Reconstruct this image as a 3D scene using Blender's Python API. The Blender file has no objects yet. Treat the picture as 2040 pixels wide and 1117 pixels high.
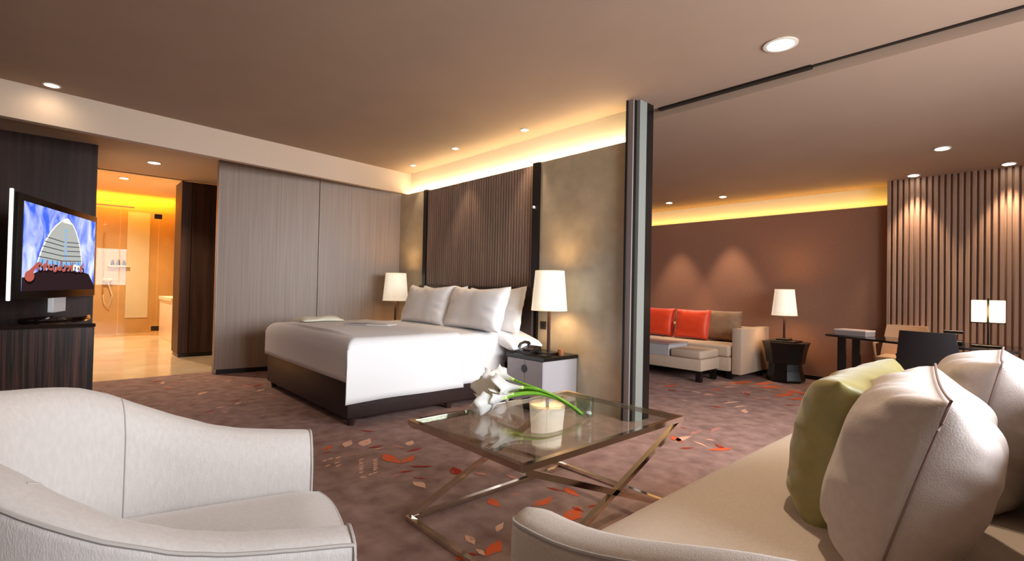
import bpy, bmesh, math, random
from mathutils import Vector, Matrix, noise
random.seed(7)
C = bpy.context.scene.collection
SC = bpy.context.scene
R = math.radians
PI = math.pi

def lin(c):
    return tuple((v / 12.92 if v <= 0.04045 else ((v + 0.055) / 1.055) ** 2.4) for v in [x / 255.0 for x in c]) + (1.0,)

# ------------------------------------------------------------------ camera
CAM_Z = 1.05
F_PX, YAW, PITCH, ROLL = 989.69, R(47.681), R(0.8475), R(1.1813)
cd = bpy.data.cameras.new('camera')
cam = bpy.data.objects.new('camera', cd)
C.objects.link(cam)
cd.sensor_width = 36.0
cd.lens = 36.0 * F_PX / 2040.0
cd.clip_start = 0.02
fwd = Vector((-math.sin(YAW) * math.cos(PITCH), math.cos(YAW) * math.cos(PITCH), math.sin(PITCH)))
rt = Vector((math.cos(YAW), math.sin(YAW), 0))
up = rt.cross(fwd)
rt2 = rt * math.cos(ROLL) + up * math.sin(ROLL)
up2 = up * math.cos(ROLL) - rt * math.sin(ROLL)
M = Matrix((rt2, up2, -fwd)).transposed().to_4x4()
M.translation = Vector((0, 0, CAM_Z))
cam.matrix_world = M
SC.camera = cam

# ------------------------------------------------------------------ world, colour management
SC.view_settings.view_transform = 'Standard'
SC.view_settings.look = 'None'
SC.view_settings.gamma = 1.0
SC.view_settings.exposure = 0.82
SC.view_settings.use_curve_mapping = False
w = bpy.data.worlds.new('world')
SC.world = w
w.use_nodes = True
w.node_tree.nodes['Background'].inputs[0].default_value = lin((228, 232, 240))
w.node_tree.nodes['Background'].inputs[1].default_value = 1.0
SC.cycles.max_bounces = 8
SC.cycles.transparent_max_bounces = 12
SC.cycles.caustics_reflective = False
SC.cycles.caustics_refractive = False
SC.cycles.sample_clamp_indirect = 6.0

def light(name, kind, loc, energy, col, direction=None, size=None, size_y=None, radius=None, angle=None, blend=0.5, spread=None, up_axis=None):
    l = bpy.data.lights.new(name, kind)
    l.energy = energy
    l.color = lin(col)[:3]
    o = bpy.data.objects.new(name, l)
    C.objects.link(o)
    o.location = loc
    if direction is not None:
        d = Vector(direction).normalized()
        if up_axis is None:
            o.rotation_euler = d.to_track_quat('-Z', 'Y').to_euler()
        else:
            x = Vector(up_axis).normalized(); z = -d; y = z.cross(x)
            m = Matrix((x, y, z)).transposed().to_4x4(); m.translation = loc
            o.matrix_world = m
    if kind == 'AREA':
        l.shape = 'RECTANGLE'; l.size = size; l.size_y = size_y if size_y else size
        if spread: l.spread = spread
    if kind == 'SPOT':
        l.spot_size = angle; l.spot_blend = blend
    if radius is not None and kind in ('SPOT', 'POINT'):
        l.shadow_soft_size = radius
    return o

DAY = (244, 246, 255)
# daylight through the two windows of the right-hand wall
light('daylight', 'AREA', (1.66, 2.7, 1.55), 135, DAY, (-1, -0.05, -0.22), 3.4, 1.5, spread=R(125))
light('daylight', 'AREA', (1.66, 5.6, 1.55), 5, DAY, (-1, 0, -0.3), 1.4, 1.5, spread=R(110))

# ------------------------------------------------------------------ materials
def principled(name):
    m = bpy.data.materials.new(name); m.use_nodes = True
    return m, m.node_tree, m.node_tree.nodes['Principled BSDF']

def mat(name, col, rough=0.6, metal=0.0, var=0.0, vscale=20.0, stretch=(1, 1, 1), bump=0.0, bscale=200.0, col2=None, spec=0.5, sheen=0.0, coat=0.0, emit=None, estr=0.0, detail=4.0):
    m, nt, b = principled(name)
    L = nt.links.new
    b.inputs['Roughness'].default_value = rough
    b.inputs['Metallic'].default_value = metal
    b.inputs['Specular IOR Level'].default_value = spec
    if sheen:
        b.inputs['Sheen Weight'].default_value = sheen
        b.inputs['Sheen Roughness'].default_value = 0.4
    if coat:
        b.inputs['Coat Weight'].default_value = coat
        b.inputs['Coat Roughness'].default_value = 0.06
    tc = nt.nodes.new('ShaderNodeTexCoord')
    mp = nt.nodes.new('ShaderNodeMapping'); mp.inputs['Scale'].default_value = stretch
    L(tc.outputs['Object'], mp.inputs['Vector'])
    if var or col2:
        n = nt.nodes.new('ShaderNodeTexNoise'); n.inputs['Scale'].default_value = vscale; n.inputs['Detail'].default_value = detail
        L(mp.outputs[0], n.inputs['Vector'])
        cr = nt.nodes.new('ShaderNodeValToRGB')
        c = lin(col)
        if col2: a, z = c, lin(col2)
        else:
            a = tuple(x * (1 - var) for x in c[:3]) + (1,); z = tuple(min(1, x * (1 + var)) for x in c[:3]) + (1,)
        cr.color_ramp.elements[0].position = 0.3; cr.color_ramp.elements[0].color = a
        cr.color_ramp.elements[1].position = 0.7; cr.color_ramp.elements[1].color = z
        L(n.outputs['Fac'], cr.inputs[0]); L(cr.outputs[0], b.inputs['Base Color'])
    else:
        b.inputs['Base Color'].default_value = lin(col)
    if bump:
        n2 = nt.nodes.new('ShaderNodeTexNoise'); n2.inputs['Scale'].default_value = bscale; n2.inputs['Detail'].default_value = 3
        L(mp.outputs[0], n2.inputs['Vector'])
        bp = nt.nodes.new('ShaderNodeBump'); bp.inputs['Strength'].default_value = bump; bp.inputs['Distance'].default_value = 0.004
        L(n2.outputs['Fac'], bp.inputs['Height']); L(bp.outputs[0], b.inputs['Normal'])
    if emit:
        b.inputs['Emission Color'].default_value = lin(emit); b.inputs['Emission Strength'].default_value = estr
    return m

def glass(name, tint=(235, 245, 240), rough=0.0, refl=1.0):
    # architectural glass: mostly straight-through transmission plus a fresnel reflection
    m = bpy.data.materials.new(name); m.use_nodes = True
    nt = m.node_tree; nt.nodes.clear(); L = nt.links.new
    out = nt.nodes.new('ShaderNodeOutputMaterial')
    tr = nt.nodes.new('ShaderNodeBsdfTransparent'); tr.inputs[0].default_value = lin(tint)
    gl = nt.nodes.new('ShaderNodeBsdfGlossy'); gl.inputs['Roughness'].default_value = rough
    fr = nt.nodes.new('ShaderNodeFresnel')
    ge = nt.nodes.new('ShaderNodeNewGeometry'); mr = nt.nodes.new('ShaderNodeMapRange')
    mr.inputs['To Min'].default_value = 1.5; mr.inputs['To Max'].default_value = 1 / 1.5
    L(ge.outputs['Backfacing'], mr.inputs['Value']); L(mr.outputs[0], fr.inputs[0])
    mx = nt.nodes.new('ShaderNodeMixShader')
    mu = nt.nodes.new('ShaderNodeMath'); mu.operation = 'MULTIPLY'; mu.inputs[1].default_value = refl
    L(fr.outputs[0], mu.inputs[0]); L(mu.outputs[0], mx.inputs[0]); L(tr.outputs[0], mx.inputs[1]); L(gl.outputs[0], mx.inputs[2]); L(mx.outputs[0], out.inputs[0])
    return m

def emission(name, col, strength):
    m = bpy.data.materials.new(name); m.use_nodes = True
    nt = m.node_tree; nt.nodes.clear()
    out = nt.nodes.new('ShaderNodeOutputMaterial'); e = nt.nodes.new('ShaderNodeEmission')
    e.inputs[0].default_value = lin(col); e.inputs[1].default_value = strength
    nt.links.new(e.outputs[0], out.inputs[0])
    return m

def wood(name, c1, c2, scale=9.0, stretch=(1, 1, 0.05), rough=0.35, coat=0.0, detail=6, pos=(0.35, 0.65), spec=0.5):
    m, nt, b = principled(name); L = nt.links.new
    tc = nt.nodes.new('ShaderNodeTexCoord'); mp = nt.nodes.new('ShaderNodeMapping'); mp.inputs['Scale'].default_value = stretch
    n = nt.nodes.new('ShaderNodeTexNoise'); n.inputs['Scale'].default_value = scale; n.inputs['Detail'].default_value = detail; n.inputs['Roughness'].default_value = 0.65
    n.inputs['Distortion'].default_value = 0.3
    cr = nt.nodes.new('ShaderNodeValToRGB')
    cr.color_ramp.elements[0].position = pos[0]; cr.color_ramp.elements[0].color = lin(c1)
    cr.color_ramp.elements[1].position = pos[1]; cr.color_ramp.elements[1].color = lin(c2)
    L(tc.outputs['Object'], mp.inputs[0]); L(mp.outputs[0], n.inputs['Vector']); L(n.outputs['Fac'], cr.inputs[0]); L(cr.outputs[0], b.inputs['Base Color'])
    b.inputs['Roughness'].default_value = rough; b.inputs['Specular IOR Level'].default_value = spec
    if coat: b.inputs['Coat Weight'].default_value = coat; b.inputs['Coat Roughness'].default_value = 0.05
    return m

M_ = {}
M_['carpet'] = mat('carpet', (130, 102, 95), 0.95, col2=(166, 136, 127), vscale=9.0, bump=0.5, bscale=260, spec=0.1, detail=9)
def leaf_mat(name, col):
    # woven leaf: colour breaks up into the carpet ground through a noise, as dyed pile does
    m, nt, b = principled(name); L = nt.links.new
    tc = nt.nodes.new('ShaderNodeTexCoord')
    n = nt.nodes.new('ShaderNodeTexNoise'); n.inputs['Scale'].default_value = 26; n.inputs['Detail'].default_value = 5
    cr = nt.nodes.new('ShaderNodeValToRGB'); e = cr.color_ramp.elements
    e[0].position = 0.3; e[0].color = lin((146, 120, 108)); e[1].position = 0.45; e[1].color = lin(col)
    L(tc.outputs['Object'], n.inputs['Vector']); L(n.outputs['Fac'], cr.inputs[0]); L(cr.outputs[0], b.inputs['Base Color'])
    b.inputs['Roughness'].default_value = 0.95; b.inputs['Specular IOR Level'].default_value = 0.1
    return m
for k, c in (('r', (158, 52, 34)), ('o', (214, 96, 56)), ('p', (222, 172, 146)), ('k', (186, 128, 116))):
    M_['leaf_' + k] = leaf_mat('carpet_leaf_' + k, c)
M_['marble'] = mat('marble', (205, 180, 145), 0.12, col2=(226, 204, 172), vscale=2.0, spec=0.6, detail=8)
M_['ceil'] = mat('ceiling_paint', (168, 143, 124), 0.9, var=0.03, vscale=2, spec=0.2)
M_['bulk'] = mat('ceiling_paint_lit', (206, 184, 164), 0.9, spec=0.2)  # lighter copy of the ceiling paint, window light put into the colour
M_['cove'] = mat('cove_paint', (228, 218, 200), 0.9, spec=0.2)
M_['silk'] = mat('olive_grey_silk_wallcovering', (178, 166, 144), 0.24, var=0.10, vscale=6, bump=0.10, bscale=90, spec=0.55, detail=8)
M_['veneer'] = wood('grey_brown_veneer', (142, 123, 109), (160, 140, 125), 60, (1, 1, 0.015), 0.42, spec=0.35)
M_['rib'] = wood('ribbed_brown_wood', (128, 106, 95), (150, 127, 115), 14, (1, 1, 0.05), 0.45)
M_['slat'] = wood('slatted_brown_wood', (150, 118, 100), (172, 138, 118), 14, (1, 1, 0.05), 0.45)
M_['black'] = mat('black_lacquer', (16, 12, 11), 0.3, spec=0.5)
M_['darkwood'] = wood('dark_brown_wood', (44, 29, 24), (70, 47, 39), 14, (1, 1, 0.04), 0.45, spec=0.25)
M_['ebony'] = wood('macassar_ebony', (20, 12, 10), (104, 64, 50), 46, (1, 1, 0.02), 0.3, coat=0.15, pos=(0.46, 0.74))
M_['ebony_red'] = wood('macassar_red_stripe', (110, 52, 32), (150, 80, 50), 30, (1, 1, 0.03), 0.22, coat=0.3)
M_['gloss_top'] = mat('glossy_dark_top', (30, 20, 17), 0.06, spec=0.7, coat=0.6)
M_['fabric_far'] = mat('brown_fabric_wall', (146, 106, 86), 0.8, var=0.05, vscale=40, spec=0.2)
M_['part1'] = mat('mauve_grey_aluminium', (134, 121, 118), 0.4, metal=0.0, spec=0.5)
M_['part2'] = mat('grey_green_aluminium', (122, 124, 118), 0.4, metal=0.0, spec=0.5)
M_['white_wall'] = mat('cream_wall', (205, 195, 180), 0.9, spec=0.2)
M_['stone'] = mat('beige_stone_tile', (206, 164, 112), 0.3, var=0.08, vscale=3, spec=0.5)
M_['pale_stone'] = mat('pale_stone', (226, 214, 196), 0.25, var=0.04, vscale=3)
M_['linen'] = mat('white_linen', (228, 226, 226), 0.85, spec=0.2, bump=0.12, bscale=14)
M_['pillow'] = mat('white_pillowcase', (249, 247, 246), 0.85, spec=0.2, bump=0.15, bscale=12)
M_['leather'] = mat('dark_brown_leather', (44, 30, 27), 0.42, var=0.15, vscale=30, bump=0.2, bscale=160)
M_['lav'] = mat('lavender_grey_lacquer', (168, 164, 166), 0.4, spec=0.4)
M_['shade'] = mat('cream_lamp_shade', (250, 240, 220), 0.8, emit=(255, 236, 208), estr=0.3)
M_['shade_seam'] = mat('lamp_shade_seam', (205, 190, 165), 0.8, emit=(255, 225, 185), estr=0.3)
M_['chair'] = mat('pearl_grey_upholstery', (196, 188, 183), 0.62, var=0.05, vscale=120, bump=0.25, bscale=420, sheen=0.25, stretch=(1, 1, 0.3), spec=0.35)
M_['sofa'] = mat('sand_grey_upholstery', (198, 184, 172), 0.8, var=0.06, vscale=150, bump=0.3, bscale=420, sheen=0.2, spec=0.25)
M_['cush'] = mat('mauve_grey_velvet', (192, 180, 175), 0.88, var=0.05, vscale=60, sheen=0.25, spec=0.1, bump=0.25, bscale=300)
M_['green'] = mat('olive_green_silk', (150, 140, 84), 0.42, var=0.14, vscale=14, sheen=0.3, spec=0.5, bump=0.25, bscale=60)
M_['orange'] = mat('orange_red_silk', (214, 62, 22), 0.5, sheen=0.3, var=0.08, vscale=12)
M_['taupe'] = mat('taupe_cushion_fabric', (140, 108, 80), 0.7, var=0.12, vscale=14, sheen=0.3)
M_['sofa_far'] = mat('beige_sofa_fabric', (178, 155, 134), 0.85, var=0.06, vscale=80)
M_['seam'] = mat('cushion_seam', (124, 100, 94), 0.7)
M_['piping'] = mat('piping', (176, 168, 162), 0.7)
M_['chrome'] = mat('polished_nickel', (222, 212, 198), 0.09, metal=1.0)
M_['tv_edge'] = mat('white_edge_added_glow', (245, 245, 248), 0.3, emit=(255, 252, 248), estr=0.7)  # glow added to the plain side strip so it reads as a blown-out highlight
M_['steel'] = mat('silver_plastic', (235, 236, 240), 0.3, spec=0.6)
M_['tglass'] = glass('table_glass', (242, 247, 242))
M_['cglass'] = glass('clear_glass', (240, 245, 242))
M_['wglass'] = glass('window_glass', (248, 250, 248))
M_['sglass'] = glass('shower_glass', (242, 243, 236), refl=0.3)
M_['lily'] = mat('white_calla_petal', (252, 250, 232), 0.5, col2=(255, 254, 240), vscale=8)
_b = M_['lily'].node_tree.nodes['Principled BSDF']; _b.inputs['Subsurface Weight'].default_value = 0.6; _b.inputs['Subsurface Scale'].default_value = 0.03; _b.inputs['Subsurface Radius'].default_value = (1, 0.95, 0.7)
M_['lily_green'] = mat('pale_green_petal_base', (196, 214, 140), 0.5)
M_['stem'] = mat('green_stem', (108, 168, 44), 0.4, col2=(140, 196, 70), vscale=20)
M_['spadix'] = mat('yellow_spadix', (222, 190, 70), 0.7)
M_['pebble'] = mat('white_pebble', (220, 222, 222), 0.4)
M_['beige_leather'] = mat('tan_leather', (206, 168, 132), 0.5)
M_['black_leather'] = mat('black_leather', (30, 29, 33), 0.45, bump=0.1, bscale=200)
M_['greybox'] = mat('mauve_grey_box', (150, 136, 132), 0.45)
M_['light_box'] = mat('pale_edge', (205, 186, 176), 0.5)
M_['desk'] = mat('dark_glossy_desk', (24, 22, 24), 0.12, spec=0.6)
M_['lens'] = emission('downlight_lens', (255, 240, 214), 14.0)
M_['ring'] = mat('white_trim_ring', (225, 215, 200), 0.5)
M_['switch'] = mat('dark_switch', (52, 36, 30), 0.35)
M_['amber'] = mat('amber_wood', (150, 96, 56), 0.3)
M_['paper'] = mat('grey_printed_card', (170, 168, 170), 0.6, var=0.15, vscale=30)
M_['towel'] = mat('cream_cloth', (222, 216, 196), 0.9, bump=0.3, bscale=150)
M_['bottle'] = mat('dark_bottle', (40, 26, 20), 0.2)

# ------------------------------------------------------------------ mesh helpers
class MB:
    def __init__(self):
        self.v = []; self.f = []; self.m = []
    def add(self, vs, fs, mi=0):
        o = len(self.v); self.v += [Vector(x) for x in vs]
        for f in fs: self.f.append([i + o for i in f]); self.m.append(mi)
        return self
    def bm(self, b, mi=0, mat4=None):
        b.verts.ensure_lookup_table()
        vs = [(mat4 @ x.co) if mat4 else x.co.copy() for x in b.verts]
        self.add(vs, [[x.index for x in f.verts] for f in b.faces], mi); b.free(); return self
    def box(self, x0, x1, y0, y1, z0, z1, bev=0.0, seg=2, mi=0, m4=None):
        b = bmesh.new(); bmesh.ops.create_cube(b, size=1.0)
        for x in b.verts: x.co = Vector(((x0 + x1) / 2 + x.co.x * (x1 - x0), (y0 + y1) / 2 + x.co.y * (y1 - y0), (z0 + z1) / 2 + x.co.z * (z1 - z0)))
        if bev: bmesh.ops.bevel(b, geom=b.edges[:], offset=bev, segments=seg, profile=0.5, affect='EDGES', clamp_overlap=True)
        b.verts.index_update(); return self.bm(b, mi, m4)
    def bar(self, p, q, wx, wy, mi=0, upv=(0, 0, 1), bev=0.0):
        p = Vector(p); q = Vector(q); d = (q - p); L = d.length; z = d.normalized(); u = Vector(upv)
        if abs(z.dot(u)) > 0.98: u = Vector((1, 0, 0))
        x = u.cross(z).normalized(); y = z.cross(x)
        m = Matrix((x, y, z)).transposed().to_4x4(); m.translation = p
        return self.box(-wx / 2, wx / 2, -wy / 2, wy / 2, 0, L, bev, 1, mi, m)
    def prism(self, pts, z0, z1, mi=0):
        n = len(pts)
        a = sum(pts[i][0] * pts[(i + 1) % n][1] - pts[(i + 1) % n][0] * pts[i][1] for i in range(n))
        if a < 0: pts = pts[::-1]
        vs = [(x, y, z0) for x, y in pts] + [(x, y, z1) for x, y in pts]
        fs = [list(range(n))[::-1], list(range(n, 2 * n))] + [[i, (i + 1) % n, n + (i + 1) % n, n + i] for i in range(n)]
        return self.add(vs, fs, mi)
    def lathe(self, prof, c=(0, 0, 0), seg=24, mi=0, sx=1, sy=1, cap=True):
        vs = []; fs = []; n = len(prof)
        for r, z in prof:
            for k in range(seg):
                a = 2 * PI * k / seg; vs.append((c[0] + r * sx * math.cos(a), c[1] + r * sy * math.sin(a), c[2] + z))
        for i in range(n - 1):
            for k in range(seg):
                k2 = (k + 1) % seg; fs.append([i * seg + k, i * seg + k2, (i + 1) * seg + k2, (i + 1) * seg + k])
        if cap:
            fs.append(list(range(seg))[::-1]); fs.append([(n - 1) * seg + k for k in range(seg)])
        return self.add(vs, fs, mi)
    def tube(self, path, r, seg=8, mi=0, closed=False):
        path = [Vector(p) for p in path]; n = len(path); vs = []; fs = []
        ref = Vector((0, 0, 1))
        for i, p in enumerate(path):
            d = (path[min(i + 1, n - 1)] - path[max(i - 1, 0)])
            if closed: d = path[(i + 1) % n] - path[i - 1]
            d = d.normalized()
            u = ref if abs(d.dot(ref)) < 0.95 else Vector((1, 0, 0))
            x = u.cross(d).normalized(); y = d.cross(x)
            rr = r[i] if isinstance(r, (list, tuple)) else r
            for k in range(seg):
                a = 2 * PI * k / seg; vs.append(p + x * rr * math.cos(a) + y * rr * math.sin(a))
        for i in range(n if closed else n - 1):
            j = (i + 1) % n
            for k in range(seg):
                k2 = (k + 1) % seg; fs.append([i * seg + k, i * seg + k2, j * seg + k2, j * seg + k])
        if not closed: fs.append(list(range(seg))[::-1]); fs.append([(n - 1) * seg + k for k in range(seg)])
        return self.add(vs, fs, mi)
    def grid(self, fn, nu, nv, mi=0, closeu=False):
        vs = [fn(i / (nu - 1 if not closeu else nu), j / (nv - 1)) for i in range(nu) for j in range(nv)]
        fs = []
        for i in range(nu if closeu else nu - 1):
            for j in range(nv - 1):
                i2 = (i + 1) % nu; fs.append([i * nv + j, i2 * nv + j, i2 * nv + j + 1, i * nv + j + 1])
        return self.add(vs, fs, mi)
    def build(self, name, mats, parent=None, smooth=True, angle=40, origin=None):
        me = bpy.data.meshes.new(name)
        off = root_loc(parent) if parent else Vector(origin) if origin is not None else Vector((0, 0, 0))
        if parent is None and origin is None and self.v:
            xs = [p.x for p in self.v]; ys = [p.y for p in self.v]; zs = [p.z for p in self.v]
            off = Vector(((min(xs) + max(xs)) / 2, (min(ys) + max(ys)) / 2, min(zs)))
        me.from_pydata([tuple(p - off) for p in self.v], [], self.f)
        if not isinstance(mats, (list, tuple)): mats = [mats]
        for x in mats: me.materials.append(x)
        me.polygons.foreach_set('material_index', self.m)
        b = bmesh.new(); b.from_mesh(me); bmesh.ops.recalc_face_normals(b, faces=b.faces[:]); b.to_mesh(me); b.free()
        if smooth:
            me.polygons.foreach_set('use_smooth', [True] * len(me.polygons)); me.set_sharp_from_angle(angle=R(angle))
        me.update()
        o = bpy.data.objects.new(name, me); C.objects.link(o)
        if parent: o.parent = parent
        else: o.location = off
        return o

def root_loc(o):
    l = Vector((0, 0, 0))
    while o: l += o.location; o = o.parent
    return l

def tag(o, label=None, cat=None, group=None, kind=None):
    if label: o['label'] = label
    if cat: o['category'] = cat
    if group: o['group'] = group
    if kind: o['kind'] = kind
    return o

def thing(name, label, cat, loc=(0, 0, 0), group=None):
    o = bpy.data.objects.new(name, None); C.objects.link(o); o.location = loc
    o.empty_display_size = 0.1
    return tag(o, label, cat, group)

def struct(name, mb, m, smooth=False):
    return tag(mb.build(name, m, None, smooth, origin=(0, 0, 0)), kind='structure')

def dup(root, loc, rotz=None, label=None, group=None):
    r = root.copy(); C.objects.link(r); r.location = loc
    if rotz is not None: r.rotation_euler = (0, 0, rotz)
    if label: r['label'] = label
    if group: r['group'] = group
    for ch in list(root.children):
        c = ch.copy(); C.objects.link(c); c.parent = r
        for g in list(ch.children):
            d = g.copy(); C.objects.link(d); d.parent = c
    return r

def smoothstep(a, b, x):
    t = max(0.0, min(1.0, (x - a) / (b - a))); return t * t * (3 - 2 * t)

LEAVES = [(-3.399, 1.631, -3.274, 1.709, 0.032, 'r'),
(-3.124, 1.247, -3.183, 1.349, 0.047, 'o'),
(-3.069, 1.226, -3.059, 1.298, 0.018, 'r'),
(-3.087, 1.389, -3.21, 1.488, 0.079, 'p'),
(-3.029, 1.477, -3.164, 1.6, 0.1, 'p'),
(-2.981, 1.489, -2.982, 1.602, 0.034, 'r'),
(-2.93, 1.505, -2.922, 1.578, 0.022, 'p'),
(-2.938, 1.329, -2.922, 1.393, 0.033, 'k'),
(-2.862, 1.719, -2.947, 1.801, 0.071, 'p'),
(-2.77, 1.643, -2.779, 1.774, 0.037, 'r'),
(-2.927, 1.638, -2.821, 1.673, 0.028, 'k'),
(-2.83, 1.522, -2.597, 1.516, 0.098, 'o'),
(-2.608, 1.515, -2.686, 1.658, 0.073, 'o'),
(-2.534, 1.529, -2.448, 1.648, 0.032, 'r'),
(-2.493, 1.43, -2.466, 1.524, 0.029, 'r'),
(-2.458, 1.368, -2.455, 1.453, 0.026, 'k'),
(-2.372, 1.461, -2.312, 1.513, 0.024, 'r'),
(-2.327, 1.428, -2.203, 1.431, 0.068, 'p'),
(-2.368, 1.72, -2.205, 1.678, 0.084, 'r'),
(-2.24, 1.704, -2.287, 1.82, 0.037, 'p'),
(-2.22, 1.753, -2.128, 1.795, 0.04, 'k'),
(-1.905, 1.609, -1.79, 1.588, 0.064, 'o'),
(-1.684, 1.294, -1.593, 1.276, 0.047, 'p'),
(-1.502, 1.255, -1.561, 1.389, 0.073, 'o'),
(-1.578, 1.204, -1.521, 1.249, 0.02, 'r'),
(-1.566, 1.26, -1.502, 1.255, 0.032, 'p'),
(-1.573, 1.159, -1.522, 1.181, 0.019, 'o'),
(-2.079, 1.878, -1.966, 1.88, 0.045, 'k'),
(-1.875, 1.703, -1.825, 1.782, 0.028, 'k'),
(-1.819, 1.931, -1.708, 1.973, 0.026, 'r'),
(-1.754, 2.009, -1.621, 1.973, 0.062, 'o'),
(-1.702, 1.711, -1.717, 1.875, 0.069, 'o'),
(-1.661, 1.644, -1.647, 1.71, 0.027, 'p'),
(-1.495, 1.703, -1.556, 1.888, 0.097, 'o'),
(-1.571, 1.853, -1.499, 1.856, 0.036, 'r'),
(-1.532, 1.882, -1.514, 1.974, 0.023, 'r'),
(-1.617, 1.415, -1.666, 1.499, 0.039, 'p'),
(-1.961, 3.568, -1.896, 3.585, 0.027, 'r'),
(-1.882, 3.312, -1.742, 3.227, 0.082, 'o'),
(-1.702, 3.087, -1.644, 3.194, 0.036, 'r'),
(-1.729, 3.315, -1.578, 3.259, 0.032, 'p'),
(-1.566, 3.207, -1.469, 3.395, 0.064, 'o'),
(-1.693, 3.435, -1.616, 3.457, 0.032, 'p'),
(-1.807, 3.447, -1.814, 3.646, 0.05, 'k'),
(-1.593, 3.378, -1.454, 3.315, 0.046, 'r'),
(-1.791, 3.2, -1.785, 3.435, 0.071, 'p'),
(-1.739, 3.614, -1.755, 3.854, 0.048, 'k'),
(-6.264, 0.726, -6.358, 0.831, 0.042, 'r'),
(-4.583, 0.871, -4.651, 0.969, 0.03, 'r'),
(-4.707, 0.98, -4.724, 1.072, 0.038, 'p'),
(-4.516, 0.984, -4.508, 1.046, 0.025, 'p'),
(-4.913, 1.13, -4.94, 1.257, 0.026, 'r'),
(-4.737, 1.144, -4.826, 1.213, 0.045, 'p'),
(-5.186, 1.432, -5.283, 1.541, 0.058, 'p'),
(-4.773, 1.378, -4.788, 1.493, 0.035, 'k'),
(-5.021, 1.466, -5.017, 1.545, 0.032, 'p'),
(-6.205, 1.293, -6.245, 1.449, 0.048, 'k'),
(-5.465, 1.461, -5.563, 1.592, 0.049, 'r'),
(-6.056, 1.151, -6.058, 1.244, 0.037, 'p'),
(-5.908, 1.306, -5.957, 1.432, 0.04, 'p'),
(-4.883, 1.47, -4.873, 1.555, 0.026, 'o'),
(-5.637, 1.403, -5.419, 1.44, 0.066, 'k'),
(-2.807, 4.841, -2.652, 4.793, 0.049, 'r'),
(-2.921, 4.912, -2.873, 5.168, 0.078, 'o'),
(-2.613, 4.971, -2.458, 4.929, 0.048, 'p'),
(-2.506, 5.158, -2.45, 5.367, 0.065, 'o'),
(-2.476, 5.423, -2.397, 5.623, 0.064, 'p'),
(-2.356, 4.83, -2.283, 5.004, 0.047, 'k'),
(-2.169, 4.449, -2.016, 4.523, 0.042, 'r'),
(-2.119, 4.646, -2.036, 4.891, 0.052, 'p'),
(-1.987, 4.561, -1.934, 4.757, 0.041, 'p'),
(-2.197, 5.278, -2.197, 5.53, 0.101, 'k'),
(-2.206, 5.348, -2.103, 5.245, 0.059, 'r'),
(-2.342, 5.891, -2.272, 6.295, 0.11, 'o'),
(-2.232, 5.752, -2.101, 6.121, 0.11, 'o'),
(-1.941, 5.383, -1.904, 5.839, 0.11, 'o'),
(-2.013, 5.866, -1.713, 5.844, 0.105, 'o'),
(-1.814, 5.71, -1.764, 5.857, 0.047, 'r'),
(-1.748, 5.099, -1.604, 5.189, 0.034, 'r'),
(-2.021, 5.089, -1.922, 5.331, 0.065, 'k'),
(-2.485, 4.474, -2.351, 4.476, 0.034, 'p'),
(-2.76, 4.566, -2.632, 4.54, 0.039, 'k'),
(-1.8, 5.382, -1.663, 5.675, 0.097, 'o'),
(-2.548, 5.709, -2.449, 6.16, 0.11, 'o'),
(-2.607, 4.313, -2.551, 4.496, 0.038, 'k'),
(-2.803, 1.347, -2.822, 1.392, 0.024, 'p'),
(-2.751, 1.412, -2.77, 1.457, 0.025, 'p'),
(-2.773, 1.333, -2.792, 1.377, 0.024, 'p'),
(-2.722, 1.397, -2.74, 1.442, 0.024, 'p'),
(-2.742, 1.319, -2.761, 1.362, 0.023, 'p'),
(-2.691, 1.382, -2.709, 1.426, 0.024, 'p'),
(-2.712, 1.305, -2.73, 1.347, 0.023, 'p'),
(-2.662, 1.367, -2.679, 1.41, 0.023, 'p'),
(-2.679, 1.289, -2.697, 1.331, 0.023, 'p'),
(-2.629, 1.351, -2.646, 1.393, 0.023, 'p'),
(-2.651, 1.276, -2.667, 1.317, 0.022, 'p'),
(-2.601, 1.336, -2.617, 1.378, 0.022, 'p'),
(-2.609, 1.256, -2.624, 1.296, 0.022, 'p'),
(-2.56, 1.316, -2.575, 1.357, 0.022, 'p'),
(-2.918, 1.171, -2.937, 1.215, 0.024, 'p'),
(-2.919, 1.254, -2.939, 1.3, 0.025, 'p'),
(-2.843, 1.215, -2.861, 1.258, 0.024, 'p'),
(-2.827, 1.154, -2.845, 1.196, 0.023, 'p'),
(-2.79, 1.2, -2.807, 1.243, 0.023, 'p'),
(-2.926, 1.211, -2.946, 1.256, 0.024, 'p'),
(-2.552, 1.282, -2.565, 1.324, 0.022, 'p'),
(-2.532, 1.236, -2.545, 1.277, 0.021, 'p'),
(-2.546, 1.232, -2.559, 1.273, 0.021, 'p')]
# ================================================================== the setting
ZC = 2.59
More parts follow.
